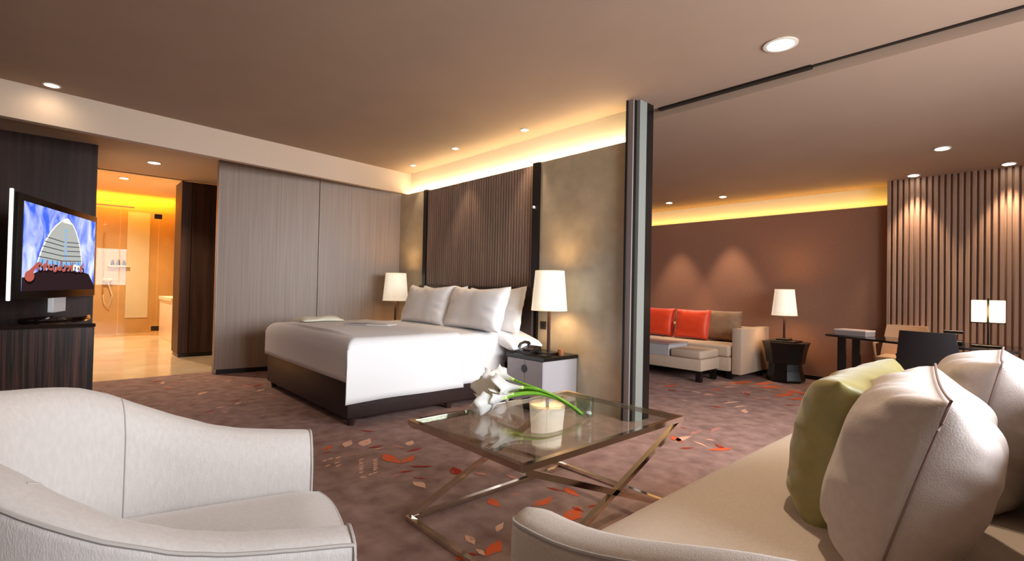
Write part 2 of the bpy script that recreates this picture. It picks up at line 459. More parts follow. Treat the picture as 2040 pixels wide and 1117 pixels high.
# carpet with scattered leaves woven in (leaf faces belong to the floor mesh)
fl = MB()
fl.add([(-6.64, -1.7, 0), (1.7, -1.7, 0), (1.7, 7.1, 0), (-6.64, 7.1, 0)], [[0, 1, 2, 3]], 0)
def leaf(x0, y0, x1, y1, wd, k, z):
    a = Vector((x0, y0, z)); b = Vector((x1, y1, z)); d = b - a; n = Vector((-d.y, d.x, 0)).normalized()
    wd *= 0.85
    prof = ((0, 0), (0.1, 0.28), (0.25, 0.72), (0.42, 1.0), (0.6, 0.82), (0.78, 0.42), (0.9, 0.16), (1, 0))
    L = [a + d * t + n * wd * 0.5 * h for t, h in prof]; Rr = [a + d * t - n * wd * 0.5 * h for t, h in prof[1:-1]]
    c = d.cross(Vector((0, 0, 1))) * (0.06 if k in 'ro' else -0.05)
    L = [p + c * math.sin(PI * t) for p, (t, h) in zip(L, prof)]; Rr = [p + c * math.sin(PI * t) for p, (t, h) in zip(Rr, prof[1:-1])]
    vs = L + Rr[::-1]
    fl.add(vs, [list(range(len(vs)))], {'r': 1, 'o': 2, 'p': 3, 'k': 4}[k])
for i, (x0, y0, x1, y1, wd, k) in enumerate(LEAVES): leaf(x0, y0, x1, y1, wd, k, 0.0012 + 0.0002 * (i % 7))
rl = random.Random(3)
for i in range(90):                                   # more leaf sprays where the furniture stands
    cx, cy = rl.choice([(-5.4, -0.9), (0.6, 2.5), (-4.6, 5.2), (-5.9, 0.9), (-3.4, 4.4), (-1.2, 4.6), (0.5, 5.0), (-1.4, -0.9)])
    x = cx + rl.gauss(0, 0.5); y = cy + rl.gauss(0, 0.35)
    if not (-6.5 < x < 1.6 and -1.6 < y < 7): continue
    a = rl.uniform(0, PI); L = rl.uniform(0.07, 0.17)
    leaf(x, y, x + L * math.cos(a), y + L * math.sin(a), L * rl.uniform(0.25, 0.5), rl.choice('ropkp'), 0.0012 + 0.0002 * (i % 7))
struct('floor', fl, [M_['carpet'], M_['leaf_r'], M_['leaf_o'], M_['leaf_p'], M_['leaf_k']])
hf = MB().box(-13.0, -6.64, -0.6, 3.3, -0.05, 0.0)
struct('floor', hf, M_['marble'])

# ceilings
struct('ceiling', MB().box(-6.2, 1.8, -1.8, 3.74, ZC, ZC + 0.05), M_['ceil'])
lv = MB()
LZ0, LZ1 = 2.52, 2.29
lv.add([(-5.2, 3.74, LZ0), (1.8, 3.74, LZ0), (1.8, 7.1, LZ1), (-5.2, 7.1, LZ1), (-5.2, 3.74, ZC + .05), (1.8, 3.74, ZC + .05), (1.8, 7.1, ZC + .05), (-5.2, 7.1, ZC + .05)],
       [[0, 1, 2, 3], [7, 6, 5, 4], [0, 4, 5, 1], [2, 6, 7, 3], [1, 5, 6, 2], [0, 3, 7, 4]])
struct('ceiling', lv, M_['ceil'])
def living_z(y): return LZ0 + (LZ1 - LZ0) * (y - 3.74) / (7.1 - 3.74)
# the dark sliding track in the ceiling
tk = MB().box(-2.27, -1.12, 3.69, 3.735, 2.572, ZC)
tk.box(-1.12, 1.7, 3.705, 3.735, 2.584, ZC)
struct('trim_1', tk, M_['black'])

# bulkhead along the left wall
FX = lambda y: -6.03 + (3.55 - y) * (0.51 / 3.93)
bk = MB().prism([(FX(3.55), 3.6), (FX(-1.8), -1.8), (FX(-1.8) - 0.08, -1.8), (FX(3.55) - 0.08, 3.6)], 2.305, ZC + 0.02)
bk.box(-8.15, -5.9, -1.8, 0.2, 2.44, ZC); bk.prism([(FX(0.2) - 0.05, 0.2), (-8.15, 0.2), (-8.15, 3.6), (FX(3.55) - 0.05, 3.6)], 2.44, ZC)
bk.prism([(FX(-1.8) - 0.05, -1.8), (-5.95, -1.8), (-5.95, 0.2), (FX(0.2) - 0.05, 0.2)], 2.44, ZC)
struct('ceiling', bk, M_['bulk'])

# bed wall: silk panels left and right, ribbed timber between black strips, lit recess above
struct('wall_back', MB().box(-6.3, -5.45, 3.43, 3.6, 0, 2.275).box(-3.38, -2.34, 3.43, 3.6, 0, 2.275).box(-5.45, -3.38, 3.50, 3.6, 0, 2.275), M_['silk'])
rb = MB(); n = 46; x0, x1 = -5.38, -3.47; pw = (x1 - x0) / n
for i in range(n): rb.box(x0 + i * pw + 0.003, x0 + (i + 1) * pw - 0.006, 3.425, 3.49, 0.05, 2.262, 0.004, 1)
rb.box(x0, x1, 3.437, 3.5, 0.05, 2.262)
struct('trim_2', rb, M_['rib'])
struct('trim_3', MB().box(-5.45, -5.38, 3.41, 3.52, 0, 2.275).box(-3.47, -3.38, 3.405, 3.52, 0, 2.275), M_['black'])
struct('wall_back', MB().box(-6.3, -2.31, 3.56, 3.66, 2.2, ZC + 0.03), M_['cove'])
light('cove_strip', 'AREA', (-4.2, 3.515, 2.285), 10, (255, 234, 184), (0, 0.12, 1), 3.6, 0.03, up_axis=(1, 0, 0))

# left wall: two veneered panels on a dark kick
def wl(y): return -6.07 + (3.43 - y) * (-0.35 / 2.11)
def panel(y0, y1, t=0.06):
    return [(wl(y0), y0), (wl(y1), y1), (wl(y1) - t, y1), (wl(y0) - t, y0)]
struct('wall_left', MB().prism(panel(1.32, 2.385), 0.055, 2.44).prism(panel(2.393, 3.44), 0.055, 2.44), M_['veneer'])
struct('baseboard_left', MB().prism([(x - 0.02, y) for x, y in panel(1.34, 3.44, 0.04)], 0, 0.056), M_['black'])
struct('trim_4', MB().prism([(wl(1.32) + .002, 1.312), (wl(1.32) + .002, 1.322), (wl(1.32) - 0.09, 1.322), (wl(1.32) - 0.09, 1.312)], 0.0, 2.44), M_['part1'])
struct('wall_left', MB().box(-6.9, -6.7, -1.75, 0.262, 0, 2.6), M_['darkwood'])
struct('wall_left', MB().box(-8.2, -6.9, 0.12, 0.262, 0, 2.6), M_['white_wall'])
struct('wall_left', MB().box(-8.7, -6.3, 3.3, 3.45, 0, 2.6), M_['white_wall'])

# sliding partition stacked at the end of the bed wall
pt = bpy.data.objects.new('door_1', None); C.objects.link(pt); pt.location = (-2.25, 3.42, 0); pt['kind'] = 'structure'
def pdoor(x0, x1, y0, m, nm): 
    b = MB().box(x0, x1, y0, 3.62, 0.0, ZC); return b.build(nm, m, pt, False)
p1 = MB().box(-2.366, -2.355, 3.37, 3.62, 0, ZC).build('edge_strip', M_['black'], pt, False)
pdoor(-2.355, -2.306, 3.385, M_['part1'], 'door_leaf'); pdoor(-2.306, -2.302, 3.40, M_['black'], 'seal')
MB().box(-2.302, -2.272, 3.43, 3.53, 0, ZC).build('door_leaf', M_['part2'], pt, False); MB().box(-2.302, -2.268, 3.53, 3.62, 0, ZC).build('frame_post', M_['black'], pt, False)

# far living wall with lit recess, and slatted wall beside it
struct('wall_far', MB().box(-5.2, -1.2, 6.85, 7.05, 0.05, 2.065), M_['fabric_far'])
struct('wall_far', MB().box(-5.2, 1.8, 6.98, 7.1, 0, 2.6), M_['cove'])
struct('baseboard_far', MB().box(-5.2, -1.2, 6.86, 7.0, 0, 0.052), M_['black'])
light('cove_strip', 'AREA', (-3.2, 6.915, 2.075), 4.2, (255, 200, 90), (0, 0.1, 1), 3.9, 0.025, up_axis=(1, 0, 0))
sl = MB(); pitch = 0.0495; x = -1.27
while x < 1.6:
    sl.box(x, x + pitch * 0.66, 6.74, 6.80, 0.0, 2.4, 0.004, 1); x += pitch
sl.box(-1.27, 1.7, 6.775, 6.86, 0.0, 2.4)
struct('trim_5', sl, M_['slat'])
struct('wall_left', MB().box(-5.3, -5.15, 3.6, 7.1, 0, 2.6), M_['fabric_far'])

# walls out of frame: behind the camera and the window wall on the right
struct('wall_front', MB().box(-7.0, 1.8, -1.85, -1.7, 0, 2.65), M_['white_wall'])
wr = MB()
for (ya, yb, za, zb) in ((-1.8, 1.0, 0, 2.65), (4.4, 4.9, 0, 2.65), (6.3, 7.1, 0, 2.65), (1.0, 4.4, 0, 0.8), (1.0, 4.4, 2.3, 2.65), (4.9, 6.3, 0, 0.8), (4.9, 6.3, 2.3, 2.65)):
    wr.box(1.5, 1.62, ya, yb, za, zb)
struct('wall_right', wr, M_['white_wall'])
for i, (ya, yb) in enumerate(((1.0, 4.4), (4.9, 6.3))):
    fr = MB(); k = 3 if i == 0 else 2
    for j in range(k + 1):
        yy = ya + (yb - ya) * j / k; fr.box(1.53, 1.58, max(ya, yy - 0.025), min(yb, yy + 0.025), 0.8, 2.3)
    fr.box(1.53, 1.58, ya, yb, 0.8, 0.85).box(1.53, 1.58, ya, yb, 2.25, 2.3)
    o = struct('window_%d' % (i + 1), fr, M_['part2'])
    g = MB().box(1.553, 1.557, ya + .03, yb - .03, .85, 2.25).build('pane', M_['wglass'], o, False)

# ---- hall and bathroom
struct('wall_left', MB().box(-13.0, -12.4, -0.6, 3.3, 0, 2.9), M_['stone'])
struct('wall_left', MB().box(-12.5, -8.62, 1.75, 1.9, 0, 2.9), M_['stone'])
struct('wall_left', MB().box(-12.5, -8.2, -0.45, -0.3, 0, 2.9), M_['stone'])
struct('ceiling', MB().box(-12.5, -8.15, -0.5, 1.9, 2.74, 2.82).box(-8.2, -8.1, -0.5, 1.25, 2.44, 2.8), M_['cove'])
light('cove_strip', 'AREA', (-12.22, 0.7, 2.72), 16, (255, 176, 40), (-0.5, 0, -1), 2.2, 0.05, up_axis=(0, 1, 0))
struct('reflection_strip', MB().box(-12.4, -12.385, 0.97, 1.33, 0.3, 2.4), M_['pale_stone'])  # bright reflection in the shower glass, put in as a pale strip
# ================================================================== downlights
def downlight(loc, r, label, group, watts, ang=70, slope=0.0, dirn=(0, 0, -1), col=(255, 226, 190), blend=0.6):
    t = thing('downlight', label, 'ceiling light', loc, group)
    x, y, z = loc
    MB().lathe([(r, 0.0), (r * 1.28, -0.001), (r * 1.3, -0.006), (r * 1.02, -0.008), (r, -0.004)], loc, 28, cap=False).build('trim_ring', M_['ring'], t)
    MB().lathe([(r * 1.02, -0.004), (r * 0.6, -0.010), (0.002, -0.012)], loc, 28).build('lens', M_['lens'], t)
    if slope: t.rotation_euler = (slope, 0, 0)
    light('downlight_lamp', 'SPOT', (x, y, z - 0.03), watts, col, dirn, radius=0.03, angle=R(ang), blend=blend)
    return t
downlight((-1.158, 3.259, ZC), 0.075, 'large bright ceiling downlight near the sliding door track', 'bedroom ceiling downlights', 60, 80)
downlight((-4.516, 3.218, ZC), 0.032, 'small ceiling downlight left one above the bed headboard', 'bedroom ceiling downlights', 16, 60)
downlight((-3.493, 3.305, ZC), 0.032, 'small ceiling downlight above the right bedside lamp', 'bedroom ceiling downlights', 16, 60)
downlight((-5.54, 3.30, ZC), 0.028, 'faint small ceiling downlight in the corner glow beside the bulkhead', 'bedroom ceiling downlights', 8, 60)
downlight((-5.40, -0.085, ZC), 0.045, 'ceiling downlight high above the television beside the pale bulkhead', 'bedroom ceiling downlights', 1.3, 170, blend=1.0)
downlight((-7.18, 0.79, 2.44), 0.06, 'ceiling downlight in the hallway in front of the bathroom', 'hall and bathroom downlights', 75, 125)
downlight((-10.45, 0.75, 2.74), 0.06, 'ceiling downlight inside the yellow bathroom', 'hall and bathroom downlights', 220, 150)
downlight((-0.45, 1.8, ZC), 0.05, 'added unseen ceiling downlight over the foreground sofa seat', 'bedroom ceiling downlights', 46, 58)  # added above the view as warm fill for the foreground
downlight((-2.0, 0.2, ZC), 0.05, 'added unseen ceiling downlight over the tub armchair', 'bedroom ceiling downlights', 14, 110)  # second added fill lamp, out of view
S_ = math.atan2(LZ1 - LZ0, 7.1 - 3.74)
for (x, y, r, lb, wt, ang) in ((-3.793, 6.502, 0.04, 'ceiling downlight farthest left above the far sofa', 60, 56), (-3.019, 6.532, 0.04, 'ceiling downlight above the right end of the far sofa', 60, 56),
        (-1.024, 6.62, 0.045, 'ceiling downlight at the left end of the slatted wall', 50, 60), (-0.698, 5.81, 0.05, 'ceiling downlight set forward from the slatted wall over the desk', 30, 70),
        (-0.313, 6.616, 0.045, 'ceiling downlight at the right end of the slatted wall', 50, 60)):
    downlight((x, y, living_z(y)), r, lb, 'living area downlights', wt, ang, S_)

# ================================================================== bed
bed = thing('bed', 'king bed with dark brown leather base made up in white linen', 'bed', (-4.46, 2.5, 0))
BX0, BX1, BY0, BY1 = -5.41, -3.50, 1.58, 3.36
MB().box(BX0, BX1, BY0, BY1, 0.055, 0.335, 0.02, 2).build('base_frame', M_['leather'], bed)
for (x, y) in ((BX1 - .06, BY0 + .06), (BX1 - .06, 2.52), (BX1 - .06, BY1 - .08), (BX0 + .06, BY0 + .06), (BX0 + .06, 2.52), (BX0 + .06, BY1 - .08)):
    MB().lathe([(0.026, 0.0), (0.036, 0.058)], (x, y, 0), 12).build('leg', M_['darkwood'], bed)
MB().box(-5.45, -3.40, 3.362, 3.402, 0.06, 1.06, 0.012, 2).build('headboard', M_['leather'], bed)
MB().box(BX0 + .02, BX1 - .02, BY0 + .03, BY1 - .01, 0.335, 0.60, 0.06, 3).build('mattress', M_['linen'], bed)
def bed_profile(z_top, x0, x1, rr, zl, zr, flare, n=44):
    pts = [(x0, zl), (x0 - .005, (zl + z_top) / 2)]
    for k in range(9): a = PI - PI / 2 * k / 8; pts.append((x0 + rr + rr * math.cos(a), z_top - rr + rr * math.sin(a)))
    for k in range(1, 16):
        t = k / 16; x = x0 + rr + (x1 - x0 - 2 * rr) * t; pts.append((x, z_top + 0.02 * math.sin(PI * t)))
    for k in range(9): a = PI / 2 - PI / 2 * k / 8; pts.append((x1 - rr + rr * math.cos(a), z_top - rr + rr * math.sin(a)))
    for k in range(1, 9): t = k / 8; pts.append((x1 + flare * t ** 1.5, z_top - rr + (zr - z_top + rr) * t))
    return pts
def cover(name, y0, y1, z_top, x1, zr, flare, foot, rows, wave, drop=0.0, rr=0.09):
    prof_n = len(bed_profile(1, 0, 1, .1, 0, 0, 0)); g = []
    ys = []
    if foot:
        for k in range(7): ys.append((y0 - 0.005, 0.335 + (z_top - 0.09 - 0.335) * k / 6))
        for k in range(1, 8): a = PI / 2 * k / 7; ys.append((y0 + 0.09 - 0.09 * math.cos(a), z_top - 0.09 + 0.09 * math.sin(a)))
    for k in range(rows): ys.append((y0 + (0.1 if foot else 0) + (y1 - y0 - (0.1 if foot else 0)) * k / (rows - 1), 9))
    vs = []
    for (y, zc) in ys:
        t = (y - y0) / (y1 - y0)
        zt = z_top - drop * t
        for (x, z) in bed_profile(zt, BX0 - .005, x1, rr, 0.335, zr + 0.006 * math.sin(3.5 * y + wave) - 0.0 * t, flare):
            if x > x1 - 0.002 and z < zt - 0.1:
                k = (zt - 0.1 - z) / 0.4; x += 0.012 * k * math.sin(9 * y + wave) ; yy = y - (0.03 * k if t < 0.15 else 0)
            else: yy = y
            zz = min(z, zc) if x < x1 + 0.001 and zc < 5 and z > zc else z
            zz += 0.006 * noise.noise(Vector((x * 3, yy * 3, wave))) if zz > zt - 0.05 else 0
            vs.append((x, yy, zz))
    nu, nv = len(ys), prof_n
    fs = [[i * nv + j, (i + 1) * nv + j, (i + 1) * nv + j + 1, i * nv + j + 1] for i in range(nu - 1) for j in range(nv - 1)]
    o = MB().add(vs, fs).build(name, M_['linen'], bed, True, 60)
    md = o.modifiers.new('thick', 'SOLIDIFY'); md.thickness = 0.012; md.offset = 0
    return o
cover('sheet', 2.45, 3.10, 0.628, BX1 + 0.008, 0.215, 0.02, False, 16, 2.0, 0.0)
cover('duvet', BY0 - 0.01, 2.60, 0.648, BX1 + 0.022, 0.185, 0.035, True, 34, 0.6)

# ---- pillow builder: soft bag with pinched corners, seam line, wrinkles
def cushion(name, w, h, t, m, nu=22, pinch=0.05, wrinkle=0.01, seed=0, seam=None, flange=0.0, parent=None, power=0.42, xf=None, sag=0.0):
    """local: x width, z height (0 at the bottom edge), y thickness; built about the bottom centre"""
    xf = xf or Matrix.Identity(4)
    def P(u, v, side):
        uu = u * 2 - 1; vv = v * 2 - 1
        f = max(0.0, (1 - uu ** 4) * (1 - vv ** 4)) ** power
        inx = 1 - pinch * (1 - vv * vv) ; inz = 1 - pinch * (1 - uu * uu)
        x = uu * w / 2 * inx; z = vv * h / 2 * inz
        nn = noise.noise(Vector((x * 5 + seed, z * 5, side * 3))) * wrinkle * .6
        # folds running in from the edges, fading towards the middle of the face
        ev = smoothstep(0.45, 0.9, abs(uu)) * (1 - smoothstep(0.93, 1.0, abs(uu))); eu = smoothstep(0.5, 0.9, abs(vv)) * (1 - smoothstep(0.93, 1.0, abs(vv)))
        fold = (noise.noise(Vector((x * 4 + seed, z * 22 + 3 * x, side * 5 + seed))) * ev + noise.noise(Vector((x * 20 + 3 * z, z * 4, side * 7 + seed))) * eu) * wrinkle * 1.1
        y = side * (t / 2 * f + (nn + fold) * min(1, f * 1.5))
        z += sag * (1 - uu * uu) * (vv if vv > 0 else 0) * -1
        return xf @ Vector((x, y, z + h / 2))
    mb = MB()
    mb.grid(lambda a, b: P(a, b, 1), nu, nu); mb.grid(lambda a, b: P(a, b, -1), nu, nu)
    o = mb.build(name, m, parent, True, 80)
    b = bmesh.new(); b.from_mesh(o.data); bmesh.ops.remove_doubles(b, verts=b.verts[:], dist=0.0004); bmesh.ops.recalc_face_normals(b, faces=b.faces[:]); b.to_mesh(o.data); b.free()
    o.data.polygons.foreach_set('use_smooth', [True] * len(o.data.polygons))
    sb = o.modifiers.new('sub', 'SUBSURF'); sb.levels = 1; sb.render_levels = 1
    return o, P
def frame(origin, right, upd):
    x = Vector(right).normalized(); z = Vector(upd); z = (z - x * z.dot(x)).normalized(); y = z.cross(x)
    m = Matrix((x, y, z)).transposed().to_4x4(); m.translation = origin; return m
def seam_line(P, m, parent, r=0.004, n=28, name='piping'):
    pts = [P(a / n, 0, 1) for a in range(n)] + [P(1, a / n, 1) for a in range(n)] + [P(1 - a / n, 1, 1) for a in range(n)] + [P(0, 1 - a / n, 1) for a in range(n)]
    return MB().tube(pts, r, 6, closed=True).build(name, m, parent)
PIL = 'white pillows on the bed'
def pillow(x, y, z, lean, w, h, t, label, seed, rx=0.0):
    m = frame((x, y, z), (1, 0, rx), (0, lean, 1))
    o, P = cushion('pillow', w, h, t, M_['pillow'], 26, 0.06, 0.012, seed, xf=m, power=0.48, sag=0.035)
    tag(o, label, 'pillow', PIL); return o
pillow(-4.68, 3.14, 0.61, 0.22, 0.88, 0.47, 0.16, 'white pillow at the back left against the headboard, mostly hidden', 1, 0.0)
pillow(-3.77, 3.14, 0.61, 0.24, 0.88, 0.47, 0.16, 'white pillow at the back right, its corner pointing to the right bedside lamp', 5, 0.03)
pillow(-4.63, 2.90, 0.635, 0.34, 0.88, 0.46, 0.20, 'white pillow in front on the left half of the bed', 9)
pillow(-3.80, 2.92, 0.635, 0.34, 0.88, 0.46, 0.20, 'white pillow in front on the right half of the bed', 14)
lp, _ = cushion('pillow', 0.66, 0.40, 0.13, M_['pillow'], 20, 0.04, 0.008, 21, xf=Matrix.Translation((-3.58, 3.2, 0.585)) @ Matrix.Rotation(R(14), 4, 'Y') @ Matrix.Rotation(R(-90), 4, 'X') @ Matrix.Translation((0, 0, -0.2)), power=0.4)
tag(lp, 'white pillow lying flat at the bed edge above the grey nightstand', 'pillow', PIL)

# things lying on the bed
fcl = MB().grid(lambda u, v: Vector((-5.2 + 0.26 * (u - .5) + 0.02 * math.sin(v * 9), 2.02 + 0.42 * (v - .5), 0.668 + 0.045 * (math.sin(PI * u) * math.sin(PI * v)) ** 0.5 * (1 + 0.3 * math.sin(7 * v + 3 * u)))), 12, 18)
o = fcl.build('folded_cloth', M_['towel']); o.modifiers.new('t', 'SOLIDIFY').thickness = 0.008
tag(o, 'crumpled cream cloth lying on the far edge of the bed', 'cloth')
cardt = thing('folder', 'thin grey printed folder lying open on the middle of the bed', 'folder', (-4.40, 2.2, 0.672))
cm = Matrix.Translation((-4.40, 2.2, 0.674)) @ Matrix.Rotation(R(38), 4, 'Z')
MB().box(-0.22, 0.0, -0.11, 0.11, 0, 0.006, m4=cm).build('cover', M_['paper'], cardt, False)
MB().box(0.004, 0.22, -0.10, 0.10, 0.0, 0.005, m4=cm).build('leaflet', M_['steel'], cardt, False)
for k in range(3): MB().box(0.02, 0.19 - .03 * k, -0.06 + .05 * k, -0.045 + .05 * k, 0.005, 0.0062, m4=cm).build('printed_line', M_['greybox'], cardt, False)

# ================================================================== nightstands
def nightstand(x0, x1, y0, y1, ztop, label):
    xm = (x0 + x1) / 2; t = thing('nightstand', label, 'nightstand', (xm, (y0 + y1) / 2, 0), 'nightstands beside the bed')
    MB().box(x0 + .01, x1 - .01, y0 + .012, y1, 0.06, ztop - .032, 0.003, 1).build('body', M_['lav'], t, False)
    MB().box(x0 - .004, x1 + .004, y0 - .004, y1, ztop - .032, ztop, 0.003, 1).build('top', M_['black'], t, False)
    MB().box(x0 + .03, x1 - .03, y0 + .03, y1 - .02, 0.0, 0.06).build('plinth', M_['black'], t, False)
    for s in (-1, 1):
        d = MB().box(*(sorted((xm + s * .0025, (x0 if s < 0 else x1) - s * .012))), y0, y0 + .014, 0.065, ztop - .036, 0.002, 1).build('door', M_['lav'], t, False)
        a0, a1 = (PI / 2, PI * 1.5) if s < 0 else (-PI / 2, PI / 2)
        pts = [(xm + s * .001 + .034 * math.cos(a0 + (a1 - a0) * k / 14), y0 - .004, ztop - .115 + .034 * math.sin(a0 + (a1 - a0) * k / 14)) for k in range(15)]
        hb = MB().add(pts + [(p[0], y0 + .001, p[2]) for p in pts], [list(range(15)), list(range(15, 30))] + [[i, (i + 1) % 15, 15 + (i + 1) % 15, 15 + i] for i in range(15)])
        hb.build('lock_plate', M_['black'], d, False)
    return t
nightstand(-3.335, -2.87, 2.99, 3.425, 0.47, 'lavender grey nightstand with dark top and round black lock plate right of the bed')
nightstand(-5.95, -5.48, 2.99, 3.425, 0.47, 'nightstand hidden left of the bed under the far bedside lamp')

# ---- table lamps with tapered shades
def table_lamp(loc, label, group, rb=0.158, rtp=0.128, z0=0.39, z1=0.735, watts=6.0, base='square'):
    t = thing('table_lamp', label, 'lamp', loc, group)
    x, y, z = loc
    MB().box(x - .07, x + .07, y - .07, y + .07, z, z + .022, 0.003, 1).build('base', M_['black'], t, False)
    MB().box(x - .011, x + .011, y - .011, y + .011, z + .022, z + z0 + .12, 0.001, 1).build('stem', M_['darkwood'], t, False)
    n = 48
    def S(u, v):
        a = 2 * PI * u; k = 1.0 + 0.035 * (abs(math.cos(2 * a)) - 0.5)
        r = (rb + (rtp - rb) * v) * k; return Vector((x + r * math.cos(a), y + r * math.sin(a), z + z0 + (z1 - z0) * v))
    sh = MB().grid(S, n, 6, closeu=True).build('lamp_shade', M_['shade'], t)
    md = sh.modifiers.new('t', 'SOLIDIFY'); md.thickness = 0.004
    for k in range(4):
        a = 2 * PI * (k + .5) / 4 - R(2.5)
        MB().tube([S(a / (2 * PI), v / 5) + Vector((math.cos(a), math.sin(a), 0)) * .001 for v in range(6)], 0.0018, 6).build('seam', M_['shade_seam'], sh)
    MB().tube([S(i / n, 0) for i in range(n)], 0.004, 6, closed=True).build('rim', M_['shade_seam'], sh)
    MB().tube([S(i / n, 1) for i in range(n)], 0.004, 6, closed=True).build('rim', M_['shade_seam'], sh)
    light('lamp_bulb', 'POINT', (x, y, z + z0 + 0.16), watts, (255, 212, 156), radius=0.05)
    return t
LG = 'bedside lamps'
table_lamp((-3.02, 3.2, 0.47), 'table lamp with cream tapered shade on the grey nightstand right of the bed', LG)
table_lamp((-5.68, 3.17, 0.47), 'table lamp with cream tapered shade glowing at the far left of the bed', LG)

# telephone, tray and small wooden cup on the nightstand
tel = thing('telephone', 'black desk telephone on the nightstand in front of the lamp stem', 'telephone', (-3.2, 3.14, 0.47))
MB().add([(-3.29, 3.06, .47), (-3.12, 3.06, .47), (-3.12, 3.22, .47), (-3.29, 3.22, .47), (-3.285, 3.065, .49), (-3.125, 3.065, .49), (-3.125, 3.215, .53), (-3.285, 3.215, .53)],
         [[0, 1, 2, 3], [4, 5, 6, 7], [0, 1, 5, 4], [1, 2, 6, 5], [2, 3, 7, 6], [3, 0, 4, 7]]).build('body', M_['black'], tel, False)
MB().tube([(-3.27, 3.08, .515), (-3.27, 3.10, .548), (-3.27, 3.15, .562), (-3.27, 3.20, .553), (-3.27, 3.21, .535)], [.016, .013, .012, .013, .016], 8).build('handset', M_['black'], tel)
MB().box(-3.24, -3.14, 3.09, 3.17, .500, .512, 0.002, 1).build('keypad', M_['switch'], tel, False)
tag(MB().box(-2.985, -2.895, 3.03, 3.11, 0.47, 0.484, 0.003, 1).build('notepad', M_['black'], None, False), 'small black notepad holder at the front right of the nightstand', 'notepad')
tag(MB().lathe([(.024, 0), (.03, .03), (.028, .055), (.024, .055), (.02, .01)], (-2.915, 3.25, .47), 18).build('cup', M_['amber']), 'small amber wooden cup at the back right of the nightstand', 'cup')
sw = thing('light_switch', 'dark square light switch plate on the wall beside the headboard', 'light switch', (-3.31, 3.43, .66))
MB().box(-3.345, -3.27, 3.42, 3.43, .662, .737, 0.002, 1).build('plate', M_['switch'], sw, False)
MB().box(-3.325, -3.29, 3.416, 3.421, .68, .72, 0.001, 1).build('rocker', M_['black'], sw, False)
rd = thing('reading_light', 'tiny bright reading light on the black strip right of the ribbed panel', 'reading light', (-3.43, 3.405, 1.83))
MB().lathe([(.014, 0), (.016, .012), (.01, .02)], (-3.43, 3.39, 1.83), 14).build('head', M_['steel'], rd)
MB().box(-3.436, -3.424, 3.385, 3.408, 1.826, 1.836).build('bracket', M_['steel'], rd, False)
# ================================================================== television on the ebony console
con = thing('media_console', 'dark macassar ebony console with glossy top under the television', 'console', (-5.9, -0.55, 0))
MB().box(-6.68, -5.17, -1.45, 0.215, 0.06, 0.672).build('body', M_['ebony'], con, False)
MB().box(-6.69, -5.15, -1.46, 0.222, 0.672, 0.70, 0.003, 1).build('top', M_['gloss_top'], con, False)
MB().box(-6.6, -5.24, -1.42, 0.18, 0.0, 0.06).build('plinth', M_['black'], con, False)
for k in range(3):
    ya = -1.44 + k * 0.552; yb = ya + 0.547
    d = MB().box(-5.172, -5.152, ya, yb, 0.065, 0.668, 0.002, 1).build('door', M_['ebony'], con, False)
    MB().box(-5.153, -5.1505, yb - .10, yb - .045, 0.066, 0.667).build('veneer_stripe', M_['ebony_red'], d, False)
    MB().box(-5.153, -5.149, ya + .02, ya + .024, 0.066, 0.667).build('inlay_line', M_['rib'], d, False)
    MB().lathe([(.010, 0), (.012, .008), (.004, .014)], (0, 0, 0), 12).build('knob', M_['darkwood'], d).location = (0, 0, 0)
    kb = d.children[-1]
    kb.data.transform(Matrix.Translation(Vector((-5.152, yb - 0.27, 0.42)) - root_loc(d)) @ Matrix.Rotation(R(90), 4, 'Y') @ Matrix.Translation(root_loc(d)) )
tv = thing('television', 'flat television showing a glass tower under blue sky, on the dark console', 'television', (-5.85, 0.012, 0.70))
TL = Vector((-5.12, -0.235, 0)); TR = Vector((-6.585, 0.268, 0)); tx = (TL - TR).normalized()
tn = Vector((-tx.y, tx.x, 0))
if tn.y < 0: tn = -tn          # the screen looks towards the bed
W = (TL - TR).length; HB, HT = 0.885, 1.68
TM = Matrix((tx, -tn, Vector((0, 0, 1)))).transposed().to_4x4(); TM.translation = TR   # local x along the set, -y out of the screen, z up
MB().box(0, W, 0.0, 0.055, HB, HT, 0.006, 2, m4=TM).build('bezel', M_['black'], tv)
MB().box(W - 0.002, W + 0.010, 0.028, 0.05, HB - .005, HT + .02, 0.003, 1, m4=TM).build('added_glow_edge', M_['tv_edge'], tv)  # white side strip of the set, its highlight put in as emission
MB().box(W * .42, W * .58, 0.01, 0.05, 0.76, HB + .01, 0.004, 1, m4=TM).build('neck', M_['steel'], tv)
bmat4 = TM @ Matrix.Translation((W * .5, 0.03, 0.7))
bs = MB().lathe([(.45, 0), (.46, .008), (.44, .022), (.05, .03)], (0, 0, 0), 40, sy=0.42)
bs.v = [bmat4 @ p for p in bs.v]; bs.build('stand_base', M_['gloss_top'], tv)
